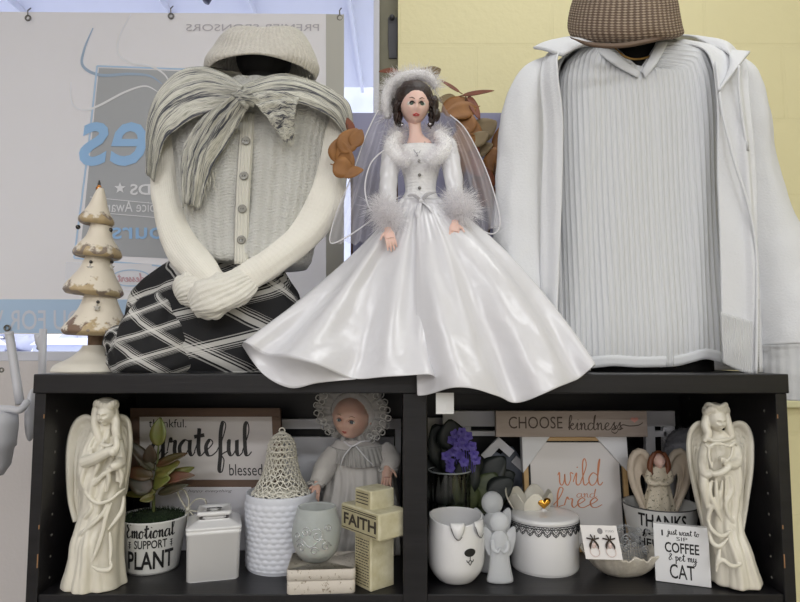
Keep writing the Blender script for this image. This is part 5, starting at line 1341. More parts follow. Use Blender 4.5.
mb=MB(); PB(mb,395,401,429.3,yfloor(YP)-.5); mb.build('side_stile',WPN,pn,smooth=False,bevel=.0008)
mb=MB(); PB(mb,232,240,419,yfloor(YP)-.5); mb.build('side_stile',WPN,pn,smooth=False,bevel=.0008)
# --- cream ribbon bow
mb=MB(); RB=smat('cream_ribbon',(200,196,182),.6)
Yr=.135
for p in ([(186,508),(180,498),(178,491),(184,490),(189,500),(188,508)],[(188,508),(195,500),(204,499),(206,506),(198,511),(189,510)],[(187,510),(184,520),(178,528)],[(189,510),(196,518),(204,522)]):
    mb.tube([at(x,y,Yr) for x,y in p],.0032,8,sub=4,flat=.35)
mb.ell(at(188,509,Yr-.002),.0042); mb.tube([at(188,512,Yr),at(188,540,Yr+.002),V((at(188,560,Yr).x,Yr,BOTZ+.001))],.002,6)
tag(mb.build('ribbon_bow',RB),'cream ribbon bow peeking out behind the plant pot rim','bow')
# --- baby doll
Yb=.205; sb=sc(Yb)
def B(px,py,d=0): return at(px,py,Yb-d*sb)
bd=empty('baby_doll',(B(355,540).x,Yb,BOTZ),'baby doll in a white lace bonnet and christening gown in the left bay','doll')
BSK=smat('baby_skin',(216,176,158),.45,sss=.1)
Mb=Rz(math.radians(-16))@Ry(math.radians(8))@Rx(math.radians(8))
hb=B(352,417,6); hr=20.5*sb
mb=MB(); bf=head(mb,hb,hr,Mb,baby=True,soft=1.0)
for sx in (-1,1): mb.ell(hb+Mb@V((sx*.93*hr,.05*hr,-.02*hr)),(.10*hr,.16*hr,.22*hr),M=Mb)
mb.build('head',BSK,bd)
for sx in (-1,1):
    mb=MB(); mb.ell(bf(sx*.33,.0,-.02),(.17*hr,.07*hr,.12*hr),M=Mb); ew=mb.build('eye',eye,bd)
    mb=MB(); mb.ell(bf(sx*.33,.0,.035),(.095*hr,.03*hr,.10*hr),M=Mb); mb.build('iris',smat('eye_blue',(58,70,78),.15,coat=1),ew)
    mb=MB(); mb.tube([bf(sx*(.33+k*.17),.0+.12*(1-k*k),.03) for k in (-1,-.5,0,.5,1)],[.006*hr,.018*hr,.02*hr,.018*hr,.006*hr],6,sub=3); mb.build('eyelid',smat('lid_brown',(120,80,66),.6),ew)
    mb=MB(); mb.tube([bf(sx*(.2+.28*k),.24+.05*sin(pi*k),.006) for k in (0,.5,1)],[.008*hr,.018*hr,.008*hr],6,sub=3); mb.build('eyebrow',smat('brow_fair',(150,108,84),.8),bd)
mb=MB(); mb.tube([bf(x,-.49,.006) for x in (-.15,-.07,0,.07,.15)],[.008*hr,.035*hr,.022*hr,.035*hr,.008*hr],8,sub=3); mb.tube([bf(x,-.56,.006) for x in (-.11,-.05,0,.05,.11)],[.008*hr,.03*hr,.038*hr,.03*hr,.008*hr],8,sub=3); mb.build('lips',smat('baby_lips',(176,92,80),.4),bd)
LACE=smat('white_lace',(196,194,190),.8,bn=(400,.001)); GOW=NT('gown_white'); GOW.setp(Base_Color=lin((202,198,194)),Roughness=.6,Alpha=.96); GOW.b.inputs['Sheen Weight'].default_value=.3; GOW.bump(GOW.noise(GOW.obj(),60,4),.002); GOW=GOW.mat
mb=MB(); mb.ell(hb+Mb@V((0,.42*hr,.12*hr)),(1.2*hr,.9*hr,1.2*hr),M=Mb,n=40,k=24,fn=lambda d:1+.03*sin(atan2(d.z,d.x)*24)); bon=mb.build('bonnet',GOW,bd)
# ruffled lace brim
mb=MB(); rows=[]; N_=220
for i in range(9):
    v=i/8; row=[]
    for j in range(N_):
        a=2*pi*j/N_; rr=(1.10+.75*v)*(1-.28*max(0,-sin(a))); wv=.16*v*sin(a*18)+.05*sin(a*37)*v
        row.append(hb+Mb@V((cos(a)*hr*rr,(.02-.32*v*.4+wv)*hr,sin(a)*hr*rr+.10*hr)))
    rows.append(row)
mb.grid([r+[r[0]] for r in rows]); br_=mb.build('lace_brim',NT('lace_sheer').mat,bon,solid=.0008)
lm=bpy.data.materials['lace_sheer']; lt=lm.node_tree; pb_=lt.nodes['Principled BSDF']; pb_.inputs['Base Color'].default_value=lin((190,188,184)); pb_.inputs['Roughness'].default_value=.8; pb_.inputs['Alpha'].default_value=.55
mb=MB()
for k in range(30):
    a=2*pi*(k+.5)/30
    if sin(a)<-.75: continue
    for r2,o in ((1.85,0),(1.62,.5)):
        cc=hb+Mb@V((cos(a+o*.1)*hr*r2*(1-.28*max(0,-sin(a))),-.12*hr,sin(a+o*.1)*hr*r2*(1-.28*max(0,-sin(a)))+.1*hr)); R2=hr*.14
        mb.tube([cc+Mb@V((cos(t_*pi/5)*R2,.25*R2*sin(t_*2),sin(t_*pi/5)*R2)) for t_ in range(10)],.0011,5,closed=True)
mb.build('lace_loops',LACE,bon)
tabG=[(440,336,376,12,0),(448,329,386,16,0),(462,327,392,18,0),(478,328,394,20,0),(500,324,397,24,0),(530,320,399,28,0),(yfloor(Yb)-.5,314,400,32,0)]
mb=MB(); loft(mb,tabG,Yb,n=140,rows=70,disp=lambda a,y:(2.0*sin(a*15+.6*sin(y*.06))+1.0*sin(a*29))*min(1,max(0,(y-455)/40))); mb.build('gown',GOW,bd)
mb=MB(); patch(mb,[(332,447,Yb-8*sb),(346,450,Yb-18*sb),(356,446,Yb-22*sb),(372,447,Yb-18*sb),(384,446,Yb-8*sb)],[(328,462,Yb-14*sb),(344,466,Yb-24*sb),(358,468,Yb-28*sb),(376,466,Yb-24*sb),(390,458,Yb-12*sb)],100,14,lambda u,v:.003*sin(u*90)*v); mb.build('lace_collar',bpy.data.materials['lace_sheer'],bd,solid=.0008)
mb=MB(); mb.tube([B(344,441,20),B(352,446,25),B(360,442,24),B(370,441,18)],[1.5*sb,2.6*sb,2.6*sb,1.5*sb],8,flat=.4,sub=5); mb.tube([B(356,446,26),B(368,460,24),B(376,468,20)],[2*sb,2.4*sb,1*sb],8,flat=.35,sub=5); mb.tube([B(352,446,26),B(344,456,26),B(340,468,24)],[2*sb,2.4*sb,1*sb],8,flat=.35,sub=5); mb.build('satin_ribbon',SAT,bd)
for c1 in ([(334,450,6,7),(328,462,12,10),(322,474,20,10),(317,483,26,7)],[(384,448,4,7),(390,455,10,9),(391,462,18,9),(388,470,24,7)]):
    mb=MB(); mb.tube([B(*c_[:3]) for c_ in c1],[c_[3]*sb for c_ in c1],26,sub=7)
    for k in range(len(mb.v)): mb.v[k]+=V((1,1,1))*.003*noise.noise(mb.v[k]*70)
    mb.build('sleeve',GOW,bd)
    e_=c1[-1]; mb=MB(); cc=B(*e_[:3]); mb.tube([cc+V((cos(k*pi/12)*8.5*sb,sin(k*pi/12)*4*sb,(1.2*sin(k*2.1))*sb)) for k in range(24)],.0024,6,closed=True); mb.build('lace_cuff',LACE,bd)
hand(B(388,466,26),(-.1,-.35,-1),(0,-1,.1),24*sb,-1,BSK,bd,.35)
hand(B(317,484,28),(-.1,-.6,-.9),(0,-1,.3),21*sb,1,BSK,bd,.5)
# ================================================================ right bay
def cyl_c(px,ybot,r): # centre of a round base whose front edge shows at pixel row ybot
    g=G0(px,ybot); Y=g.y+r; return V((at(px,ybot,Y).x,Y,BOTZ))
# --- dog planter
c=cyl_c(456,586,.026); s=sc(c.y); dg_=empty('dog_planter',c,'white round planter with a dog face and folded ears, front left of right bay','planter')
R=28.5*s*.975; Hh=.104
pr=[(.016,0),(.024,.0005),(.032,.006),(R*.93,.022),(R*1.0,.045),(R*1.0,.07),(R*.96,.09),(R*.93,Hh-.001),(R*.915,Hh),(R*.89,Hh-.001),(R*.9,.085),(R*.9,.05),(R*.8,.025),(.001,.018)]
def dogr(r,a,z,i): return r
mb=MB(); mb.lathe([(a,b) for a,b in crom(pr,3)],c,n=64)
for k in range(len(mb.v)):   # the rim dips at the front
    p=mb.v[k]-c; 
    if p.z>.07: mb.v[k]=mb.v[k]-V((0,0,.010*max(0,-p.y/R)*((p.z-.07)/(Hh-.07))))
mb.build('planter_body',WCER,dg_)
def dm(u,z,o=.0008):
    r=interp([(b,a) for a,b in pr[:8]],z)[0]+o; a=-pi/2+math.radians(6)+u/r; return c+V((r*cos(a),r*sin(a),z))
for sx,u in ((-1,-.006),(1,.034)):
    mb=MB(); a_=dm(u-.011,.100,.0); 
    pts=[dm(u-.010*1,.0985,0),dm(u,.103,.002),dm(u+.010,.0985,0)]
    P=[]
    for i in range(9):
        v=i/8; wd=.0115*(1-v**2.2)+.0008; row=[]
        for j in range(9):
            k=j/4-1; row.append(dm(u+k*wd*.9-sx*.004*v*-1*0,.1005-.0235*v+.002*abs(k)*0, .0015+.0045*sin(pi*min(1,v*.9+.1))*(1-k*k*.6)))
        P.append(row)
    mb.grid(P,flip=True); ear=mb.build('ear',WCER,dg_,solid=.0035)
    mb=MB(); mb.tube([dm(u-.0105,.094,.006),dm(u-.006,.082,.0075),dm(u,.077,.008),dm(u+.006,.082,.0075)],.0005,5,sub=5); mb.build('ear_outline',INK,ear)
mb=MB(); M=[ (cos(k*pi/12),sin(k*pi/12)) for k in range(24)]
mb.add([dm(.014+.0098*x,.056+.0062*y,.001) for x,y in M]+[dm(.014,.056,.0016)],[(k,(k+1)%24,24) for k in range(24)]); mb.build('dog_nose',INK,dg_)
mb=MB(); mb.tube([dm(.014,.050,.001),dm(.014,.044,.001)],.0006,5)
mb.tube([dm(.008,.045,.001),dm(.010,.0415,.001),dm(.014,.0445,.001),dm(.018,.0415,.001),dm(.020,.045,.001)],.0006,5,sub=4); mb.tube([dm(.011,.042,.001),dm(.014,.037,.001),dm(.017,.042,.001)],.0006,5,sub=4); mb.build('dog_mouth',INK,dg_)
# --- frosted acrylic angels
FR2=NT('frosted_acrylic'); FR2.setp(Base_Color=lin((232,234,238)),Roughness=.4,Alpha=.74); FR2.b.inputs['Transmission Weight'].default_value=.35; FR2.b.inputs['IOR'].default_value=1.3; FR2.bump(FR2.noise(FR2.obj(),60,3),.0012); FR2=FR2.mat
def acr(px,ybot,k,label,seed):
    g=G0(px,ybot); Y=g.y+.008; s=sc(Y); c=V((at(px,ybot,Y).x,Y,BOTZ)); e=empty('angel_figurine',c,label,'figurine','frosted angel figurines')
    z=lambda u,v,d=0: c+V((u*s*k,-d*s*k,v*s*k))
    mb=MB(); rows=[]
    for v,hw,dp in ((0,13,7),(2,14,8),(12,11,7),(25,9.5,6.5),(36,9,6),(44,9.5,6),(48,6,5),(51,3.5,4)):
        rows.append([z(hw*cos(2*pi*j/28)*(1+.04*sin(j*1.3)),v,-dp*sin(2*pi*j/28)) for j in range(28)])
    mb.grid(rows,cu=True,flip=True,capa=True,capb=True); mb.build('gown',FR2,e,sub=1)
    mb=MB(); mb.ell(z(0,58,0),(9.5*s*k,6*s*k,10*s*k),n=24,k=16); mb.build('head',FR2,e)
    for sx in (-1,1):
        mb=MB(); out=[(sx*x,v) for x,v in ((4,40),(8,48),(13,53),(16,52),(16.5,44),(15,36),(12.5,28),(8,24),(5,28))]
        mb.prism(crom(out+[out[0]],4)[:-1],3*s*k,lambda u,v,w:z(u,v,0)+V((0,w,0))); mb.build('wing',FR2,e,fixn=True,bevel=.001)
    mb=MB()
    for sx in (-1,1): mb.tube([z(sx*7,41,2),z(sx*7,34,5),z(sx*3,31,7),z(0,35,7.5)],[2.2*s*k,2.2*s*k,1.8*s*k,1.3*s*k],10,sub=4)
    mb.build('praying_arms',FR2,e)
acr(493,573,1.12,'frosted clear angel figurine standing behind its twin beside the dog planter',2)
acr(500,584,.98,'frosted clear angel figurine standing in front of its twin beside dog planter',1)
# --- ribbed glass vase
c=cyl_c(450,562,.03); s=sc(c.y); r_=20.5*s; hv=at(450,470,c.y).z-BOTZ; vz=empty('glass_vase',c,'clear fluted glass vase behind the dog planter','vase')
t=NT('clear_glass'); t.setp(Base_Color=(1,1,1,1),Roughness=.03); t.b.inputs['Transmission Weight'].default_value=1; t.b.inputs['IOR'].default_value=1.45; CG=t.mat
fl=lambda r,a,z,i:r*(1+.035*abs(cos(a*8)))
mb=MB(); mb.lathe([(r_*.9,0),(r_*.93,.002),(r_*.96,hv*.5),(r_,hv-.002),(r_*.99,hv),(r_*.93,hv-.001),(r_*.88,hv*.5),(r_*.84,.008),(.001,.007)],c,n=96,fn=fl); mb.build('glass_body',CG,vz)
mb=MB(); mb.tube([c+V((cos(k*pi/24)*r_*1.0,sin(k*pi/24)*r_*1.0,hv)) for k in range(48)],.0013,8,closed=True); mb.build('rim',smat('glass_rim',(190,196,196),.1,alpha=.7),vz)
# --- round jar with lace band and gold heart
c=cyl_c(545,577,.0495); s=sc(c.y); rj=33.5*s*.985; hj=.081; jl=empty('lidded_jar',c,'white round jar with black lace band and gold heart knob','jar')
mb=MB(); mb.lathe([(rj*.93,0),(rj*.97,.002),(rj*.99,.006),(rj,hj-.002),(rj*.99,hj),(rj*.9,hj),(rj*.9,.01),(.001,.008)],c,n=90); jb=mb.build('jar_body',WCER,jl)
mb=MB(); mb.lathe([(rj*.88,hj-.003),(rj*1.0,hj+.0004),(rj*1.01,hj+.003),(rj*1.0,hj+.0065),(rj*.95,hj+.008),(rj*.55,hj+.0105),(rj*.2,hj+.0115),(.001,hj+.012)],c,n=90); lid=mb.build('lid',WCER,jl)
def jm(u,z,o=.0007): a=-pi/2+math.radians(-8)+u/rj; return c+V(((rj+o)*cos(a),(rj+o)*sin(a),z))
mb=MB()
cir=2*pi*rj; n=26
for k in range(n):
    u=cir*k/n; w_=cir/n; z0=hj-.0045
    for p in ([(-.5,0),(-.25,-.6),(0,-.85),(.25,-.6),(.5,0)],[(-.3,0),(0,-.5),(.3,0)],[(-.5,0),(0,0),(.5,0)],[(-.5,.35),(0,.35),(.5,.35)],[(-.5,.35),(-.25,0),(0,.35),(.25,0),(.5,.35)],[(-.5,-.35),(-.25,-.95),(0,-1.2),(.25,-.95),(.5,-.35)]):
        mb.tube([jm(u+x*w_,z0+y*w_*.72) for x,y in p],.00065,4,cap=False)
    mb.ell(jm(u,z0-.95*w_*.72),.0011,n=6,k=4); mb.ell(jm(u+.5*w_,z0-.30*w_),.0009,n=6,k=4)
mb.build('lace_band',INK,jb)
GOLD=smat('shiny_gold',(214,160,70),.15,metal=1)
mb=MB(); hz=BOTZ+hj+.012+.0125; hcx=c+V((0,0,hj+.0235))
ht=[]
for k in range(40):
    t_=2*pi*k/40; ht.append((16*sin(t_)**3,13*cos(t_)-5*cos(2*t_)-2*cos(3*t_)-cos(4*t_)))
rows=[]
for i,(f,w) in enumerate(((.02,-1),(.6,-.85),(.9,-.45),(1,0),(.9,.45),(.6,.85),(.02,1))):
    rows.append([hcx+V((x*.00078*f,w*.0060,(y+2)*.00072*f)) for x,y in ht])
mb.grid(rows,cu=True,flip=True); gh=mb.build('heart_knob',GOLD,lid)
mb=MB(); mb.lathe([(.006,hj+.0115),(.004,hj+.0135),(.0026,hj+.016)],c,n=24); mb.build('knob_foot',WCER,gh)
# --- shell dish with grey net, earrings card
c=G0(621,583); c=V((at(622,570,.09).x,.095,BOTZ)); s=sc(c.y); ds_=empty('shell_dish',c,'cream scalloped shell dish with a pearly inside, front of the right bay','dish')
t=NT('pearly_shell'); t.setp(Roughness=.3); t.b.inputs['Coat Weight'].default_value=.5; n_=t.noise(t.obj(),35,5,.7); t.link(t.mix(n_,lin((150,140,126)),lin((226,220,208))),'Base Color'); t.bump(t.noise(t.obj(),120,4),.001); SH=t.mat
mb=MB(); P=[]
for i in range(24):
    v=i/23; row=[]
    for j in range(90):
        a=2*pi*j/90; R1=(.016+(.061-.016)*v**.8)*(1+.035*sin(a*13)*v*v+.02*sin(a*5)*v); x=R1*cos(a)*(1.0 if cos(a)<0 else 1.12); y=R1*sin(a)*.72
        row.append(c+V((x,y,.001+.036*v**1.7+(.0035*sin(a*13+1)+.002*sin(a*29))*v**4+(.004*v if cos(a)<-.5 else 0))))
    P.append(row)
mb.grid(P,cu=True,capa=True); mb.build('shell',SH,ds_,solid=.003,solidoff=1)
net=empty('silver_net_shawl',c+V((.014,.01,.02)),'grey glittery net ornament standing in the shell dish','ornament')
NETM=smat('silver_thread',(165,167,170),.4,metal=.4)
for (ox,oy,oz,R1,R2,tl) in ((.010,.0,.036,.034,.040,.35),(.024,.006,.030,.022,.030,.6)):
    mb=MB(); P=[]
    for i in range(11):
        v=i/10; row=[]
        for j in range(15):
            u=j/14*2-1; hw=R1*(1-v**2.4)**.5+.002
            row.append(c+V((ox+u*hw,oy-.004+.016*v*tl+.010*(u*u)+.004*nz(u*4,v*4,ox*99),.012+v*R2*1.6)))
        P.append(row)
    mb.grid(P); mb.build('net_panel',NETM,net,wire=.0008,smooth=False)
mb=MB()
for k in range(12):
    cc=c+V((random.uniform(-.02,.045),random.uniform(-.012,0),random.uniform(.03,.075))); R_=random.uniform(.004,.008)
    mb.tube([cc+V((cos(q*.8)*R_*(1-q/13),0,sin(q*.8)*R_*(1-q/13))) for q in range(12)],.0009,5)
mb.build('swirl_wire',NETM,net)
cf=signfr(at(586,559,.048),at(623,560,.040),at(580,525,.064)); 
ec=empty('earring_card',at(604,560,.05),'white card with two dark bow earrings propped on the shell dish','card')
mb=MB(); box_fr(mb,cf,0,1,0,1,0,.0012); mb.build('backing_card',smat('card_white',(226,222,220),.6),ec,smooth=False)
mb=MB(); text(mb,'STUDIO',(.66,.9,.80,.86),cf,w=-.0003); mb.add([cf(.52+.075*cos(k*pi/10),.83+.09*sin(k*pi/10),-.0003) for k in range(20)],[list(range(20))]); mb.build('card_lettering',smat('grey_ink',(130,128,130)),ec)
for u in (.28,.72):
    mb=MB(); BT=smat('dark_bronze',(58,46,36),.35,metal=.5)
    mb.tube([cf(u-.17,.62,-.002),cf(u,.58,-.003),cf(u+.17,.62,-.002)],.0011,6,sub=3)
    for sg in (-1,1): mb.tube([cf(u,.58,-.003),cf(u+sg*.10,.42,-.003),cf(u+sg*.11,.30,-.003)],[.0012,.0016,.0006],6,sub=3)
    mb.tube([cf(u-.05,.72,-.003),cf(u+.02,.55,-.004),cf(u+.06,.70,-.003)],.001,6,sub=3)
    er=mb.build('earring',BT,ec)
    mb=MB(); mb.ell(cf(u,.40,-.002),(.0035,.002,.0045),n=12,k=8); mb.tube([cf(u+.13*cos(k*pi/8),.22+.14*sin(k*pi/8),-.002) for k in range(17)],.0005,5); mb.build('pearl',smat('pink_pearl',(220,196,190),.25,coat=.6),er)
# --- THANKS mug
c=cyl_c(662,566,.028); s=sc(c.y); mh=at(662,503,c.y).z-BOTZ; mg=empty('lettered_mug',c,'white enamel mug lettered THANKS holding a winged angel','mug')
r1=34.5*s; r0=r1*.66
pr=[(r0*.9,0),(r0*.96,.001),(r0,.004),(r1*.86,mh*.45),(r1*.95,mh*.75),(r1,mh-.002),(r1*1.02,mh),(r1*1.0,mh+.0008),(r1*.96,mh-.002),(r1*.9,mh*.7),(r1*.8,mh*.4),(r0*.8,.006),(.001,.005)]
mb=MB(); mb.lathe(pr,c,n=80); mb.build('mug_body',POT,mg)
mb=MB(); mb.tube([c+V((cos(k*pi/24)*r1*1.01,sin(k*pi/24)*r1*1.01,mh)) for k in range(48)],.0011,8,closed=True); mb.build('rim',smat('rim_grey',(70,70,72),.4),mg)
mb=MB(); mb.tube([c+V((r1*.93,-.008,mh*.86)),c+V((r1*1.15,-.012,mh*.95)),c+V((r1*1.36,-.014,mh*.80)),c+V((r1*1.30,-.014,mh*.52)),c+V((r1*.88,-.010,mh*.42))],.0042,12,sub=6,flat=.6); mb.build('handle',POT,mg)
def mm(u,v,w=0):
    z=mh+v*s; r=interp([(b,a) for a,b in pr[:7]],max(.001,z))[0]+.0008; a=-pi/2+math.radians(-22)+u*s/r; return c+V((r*cos(a),r*sin(a),z))
mb=MB(); text(mb,'THANKS',(-21,24,-16,-3.5),mm,bold=.02,cut=2.5,w=0); text(mb,'HELPING',(-21,20,-36,-27),mm,bold=.02,cut=2.5,w=0); mb.build('mug_lettering',INK,mg)
mb=MB(); script(mb,'for',(-18,4,-26,-18),mm,cut=2.5,w=0); mb.build('mug_lettering',INK,mg)
# angel ornament in the mug
Ya=c.y; s=sc(Ya); q=lambda x,y,d=0: at(x,y,Ya-d*s)
wa=empty('winged_angel',q(659,520),'small red haired angel with tall cream wings standing in the mug','figurine')
mb=MB(); loft(mb,[(466,651,667,5,0),(474,648,671,7,0),(482,649,669,8,0),(492,647,671,9,0),(504,644,674,10,0),(530,642,676,10,0)],Ya,n=60,rows=40,disp=lambda a,y:.6*sin(a*9)*min(1,max(0,(y-480)/15))); 
for sx in (-1,1): mb.tube([q(659+sx*9,470,2),q(659+sx*11,480,7),q(659+sx*3,484,11),q(659,481,11)],[3*s,3.2*s,2.4*s,1.6*s],10,sub=4)
t=NT('cream_lace_gown'); t.setp(Roughness=.5); f=t.math('GREATER_THAN',t.noise(t.obj(),210,4,.7),.60); t.link(t.mix(f,lin((214,204,184)),lin((120,116,92))),'Base Color'); mb.build('gown',t.mat,wa)
mb=MB(); hh=q(659,461,3); head(mb,hh,7.2*s,Rz(0),soft=1.2,n=32,k=24); mb.tube([q(659,465,2),q(659,470,1)],2.6*s,10); mb.build('head',SKIN,wa)
RH=smat('copper_hair',(116,66,40),.45,bn=(400,.001)); mb=MB(); mb.ell(q(659,458.5,-1.5),(7.6*s,6.4*s,8*s),fn=lambda d:1+.08*noise.noise(d*6))
for sx in (-1,1): mb.tube([q(659+sx*4.5,453,4),q(659+sx*8.2,460,3),q(659+sx*9,468,4),q(659+sx*7,475,5)],[2*s,2.6*s,2.8*s,1*s],10,sub=5)
mb.build('hair',RH,wa)
WG=NT('cream_resin_wing'); WG.setp(Base_Color=lin((198,184,166)),Roughness=.55); WG.bump(WG.noise(WG.obj(),90,4),.0012); WG=WG.mat
for sx in (-1,1):
    X=lambda x:659+sx*x
    for w_i,(out,inn,nm) in enumerate((([(7,488,-4),(8,470,-5),(12,457,-6),(19,451,-6),(26,455,-5),(29,466,-4),(27,482,-2),(20,500,0),(12,520,2)],[(7,500,-4),(9,492,-5),(11,484,-6),(14,478,-6),(17,474,-5),(19,478,-4),(18,486,-3),(14,502,-1),(9,522,0)],'wing'),)):
        wm=MB(); a=resample([q(X(x),y,d) for x,y,d in out],50); b=resample([q(X(x),y,d) for x,y,d in inn],50); P=[]
        for i in range(16):
            v=i/15; P.append([a[j].lerp(b[j],v)+V((0,-1,0))*s*(2.6*gs(v-.08,.14)-2*sin(pi*v)+.5*abs(sin(v*9+j*.1))) for j in range(50)])
        wm.grid(P,flip=sx<0)
        wm.tube([a[j]+V((0,-1.4*s,0)) for j in range(0,50,2)],[ (1.2+1.4*sin(pi*j/49))*s for j in range(0,50,2)],8)
        wm.build(nm,WG,wa,solid=2.0*s)
# --- coffee cat block sign
cf=signfr(at(655,577,.052),at(712,586,.020),at(653,524,.066)); 
BL=V((0,0,0)); a=at(655.5,577,.060); b_=at(711.5,586,.030); a.z=b_.z=BOTZ+.0005; tl_=V((0,0,1)); Hs=at(654,524,.060).z-BOTZ
cf=signfr(a,b_,a+V((0,.004,Hs)))
cs=empty('coffee_sign',(a+b_)/2,'white block sign reading I just want to sip coffee and pet my cat','sign')
mb=MB(); box_fr(mb,cf,0,1,0,1,0,.014); mb.build('sign_block',smat('block_white',(224,224,226),.5),cs,smooth=False,bevel=.001)
mb=MB(); text(mb,'I',(.15,.18,.80,.90),cf,w=-.0003); mb.build('sign_lettering',INK,cs)
mb=MB(); text(mb,'SIP',(.42,.62,.735,.80),cf,w=-.0003); mb.build('sign_lettering',INK,cs)
mb=MB(); text(mb,'COFFEE',(.20,.82,.52,.70),cf,bold=.02,w=-.0003); mb.build('sign_lettering',INK,cs)
mb=MB(); text(mb,'CAT',(.27,.72,.08,.33),cf,bold=.008,w=-.0003); mb.build('sign_lettering',INK,cs)
mb=MB(); script(mb,'just want to',(.24,.84,.78,.93),cf,thick=.15,thin=.09,w=-.0003); mb.build('sign_lettering',INK,cs); mb=MB(); script(mb,'& pet my',(.26,.78,.32,.51),cf,thick=.14,thin=.08,w=-.0003); mb.build('sign_lettering',INK,cs)
# --- right angel with harp
YR=.048
tabR=[(430,710,723,8,0),(436,703,732,11,0),(446,702,736,15,0),(458,701,739,17,0),(472,701,740,18,0),(486,701,739,18,0),(500,701,739,19,0),(515,703,738,18,0),(530,706,741,19,0),(545,709,746,22,0),(558,712,750,22,0),(568,712,754,22,0),(575,712,757,22,0),(580,712,758,22,0),(582,714,756,21,0)]
def foldR(a,y):
    fr=max(0,-sin(a)); low=max(0,min(1,(y-510)/40)); mid=max(0,min(1,(y-462)/20))*(1-low); c=cos(a)
    return fr*(low*(4.0*(abs(sin(c*4+y*.01))-.5)+1.5*abs(sin(c*9-y*.01)))+mid*(3.6*(abs(sin(c*7+1.2*sin(y*.06)))-.5)))+low*(1-fr)*1.2*sin(a*9)
def extraR(mb,q,s,hc,M):
    mb.ell(q(717,416,-6),(11*s,10*s,12*s)); mb.ell(q(716,410,-1),(10.5*s,10*s,7*s))
    for k in range(26):
        a=2*pi*k/26; mb.ell(q(716+11.5*cos(a),411+1.8*sin(a*4),3+9.5*-sin(a)),(2.8*s,2.6*s,3.6*s),n=8,k=6); mb.ell(q(716+10*cos(a+.2),406+1.5*sin(a*3),3+8*-sin(a)),(2.4*s,2.4*s,2.6*s),n=8,k=6)
    ridge(mb,q,[(707,412,6),(705,424,9),(708,434,12),(704,442,14)],[3,4,4,2],s); ridge(mb,q,[(726,412,6),(728,424,8),(731,434,9),(734,440,8)],[3,4,4,2],s)
    # sleeves
    ridge(mb,q,[(708,440,7),(704,452,12),(703,466,16),(706,474,20),(713,472,23)],[4,5,5.2,4.5,3],s); ridge(mb,q,[(730,438,7),(736,450,11),(737,461,15),(732,465,21),(725,462,24),(720,458,26)],[4,5,5.2,4.5,3.6,2.8],s)
    ridge(mb,q,[(712,474,24),(720,473,26),(728,468,26),(730,464,24)],[2.6,3.2,3,2],s)
    ridge(mb,q,[(704,470,17),(704,486,19),(706,500,19),(709,512,18)],[4,4.4,3.2,1.4],s); ridge(mb,q,[(737,466,17),(738,482,17),(737,498,16),(735,510,15)],[4,4.4,3.2,1.4],s)
    # harp
    ridge(mb,q,[(705,444,24),(709,447,27),(714,444,28),(722,444,28),(730,446,27),(734,443,26),(737,446,24)],[1.6,1.8,1.6,1.5,1.6,1.8,1.2],s)
    ridge(mb,q,[(709,447,27),(709,458,28),(712,468,28)],[1.5,1.4,1.4],s); ridge(mb,q,[(733,446,26),(731,456,27),(726,462,27)],[1.5,1.4,1.2],s)
    for x in (713,717,721,725): mb.tube([q(x,446,27.5),q(x,466,27.5)],.55*s,5)
    ridge(mb,q,[(704,436,12),(714,441,17),(726,440,16),(734,437,11)],[1.5,2,2,1.2],s)
    # hanging drapery
    for p in ([(712,480,22),(710,494,23),(716,508,24),(722,522,23)],[(722,480,23),(720,496,23),(712,506,23),(708,520,21),(712,532,22)],[(730,476,22),(732,490,22),(726,504,23),(730,518,22),(738,526,18)],[(716,478,23),(717,498,24),(720,516,24)],[(726,478,22),(725,500,23)],[(736,480,18),(736,496,19),(734,510,19)],[(708,520,22),(712,530,25),(722,536,26),(732,530,24)],[(708,526,20),(712,542,24),(720,546,26),(728,538,25)],[(730,524,22),(736,532,20),(742,536,16)],[(716,566,28),(722,560,29),(732,566,30),(742,564,28)],[(720,548,25),(718,560,27),(716,572,28)],[(738,536,20),(744,552,22),(750,568,24)]):
        drape(mb,q,p,s,.9)
wR=[dict(out=[(708,434,-4),(704,425,-6),(698,421,-3),(691,425,-3),(687,436,-6),(687,452,-5),(690,472,-4),(695,495,-3),(701,518,-6),(706,540,-5)],inn=[(707,438,-6),(704,440,-6),(702,444,-6),(701,450,-6),(700,460,-6),(700,472,-6),(702,486,-6),(705,502,-6),(707,520,-6),(709,541,-5)],flip=True),
    dict(out=[(727,432,-4),(731,424,-6),(738,421,-3),(745,425,-3),(750,437,-6),(751,452,-5),(750,472,-4),(747,492,-3),(744,512,-6),(741,530,-5)],inn=[(728,436,-6),(731,440,-6),(734,444,-6),(737,450,-6),(739,460,-6),(740,472,-6),(740,486,-6),(740,500,-6),(740,514,-6),(739,530,-5)])]
statue('tall cream ceramic angel playing a small harp, right end of the shelf','angel_statue',YR,tabR,foldR,(716,420,7),11.0,6,wR,extraR,8)
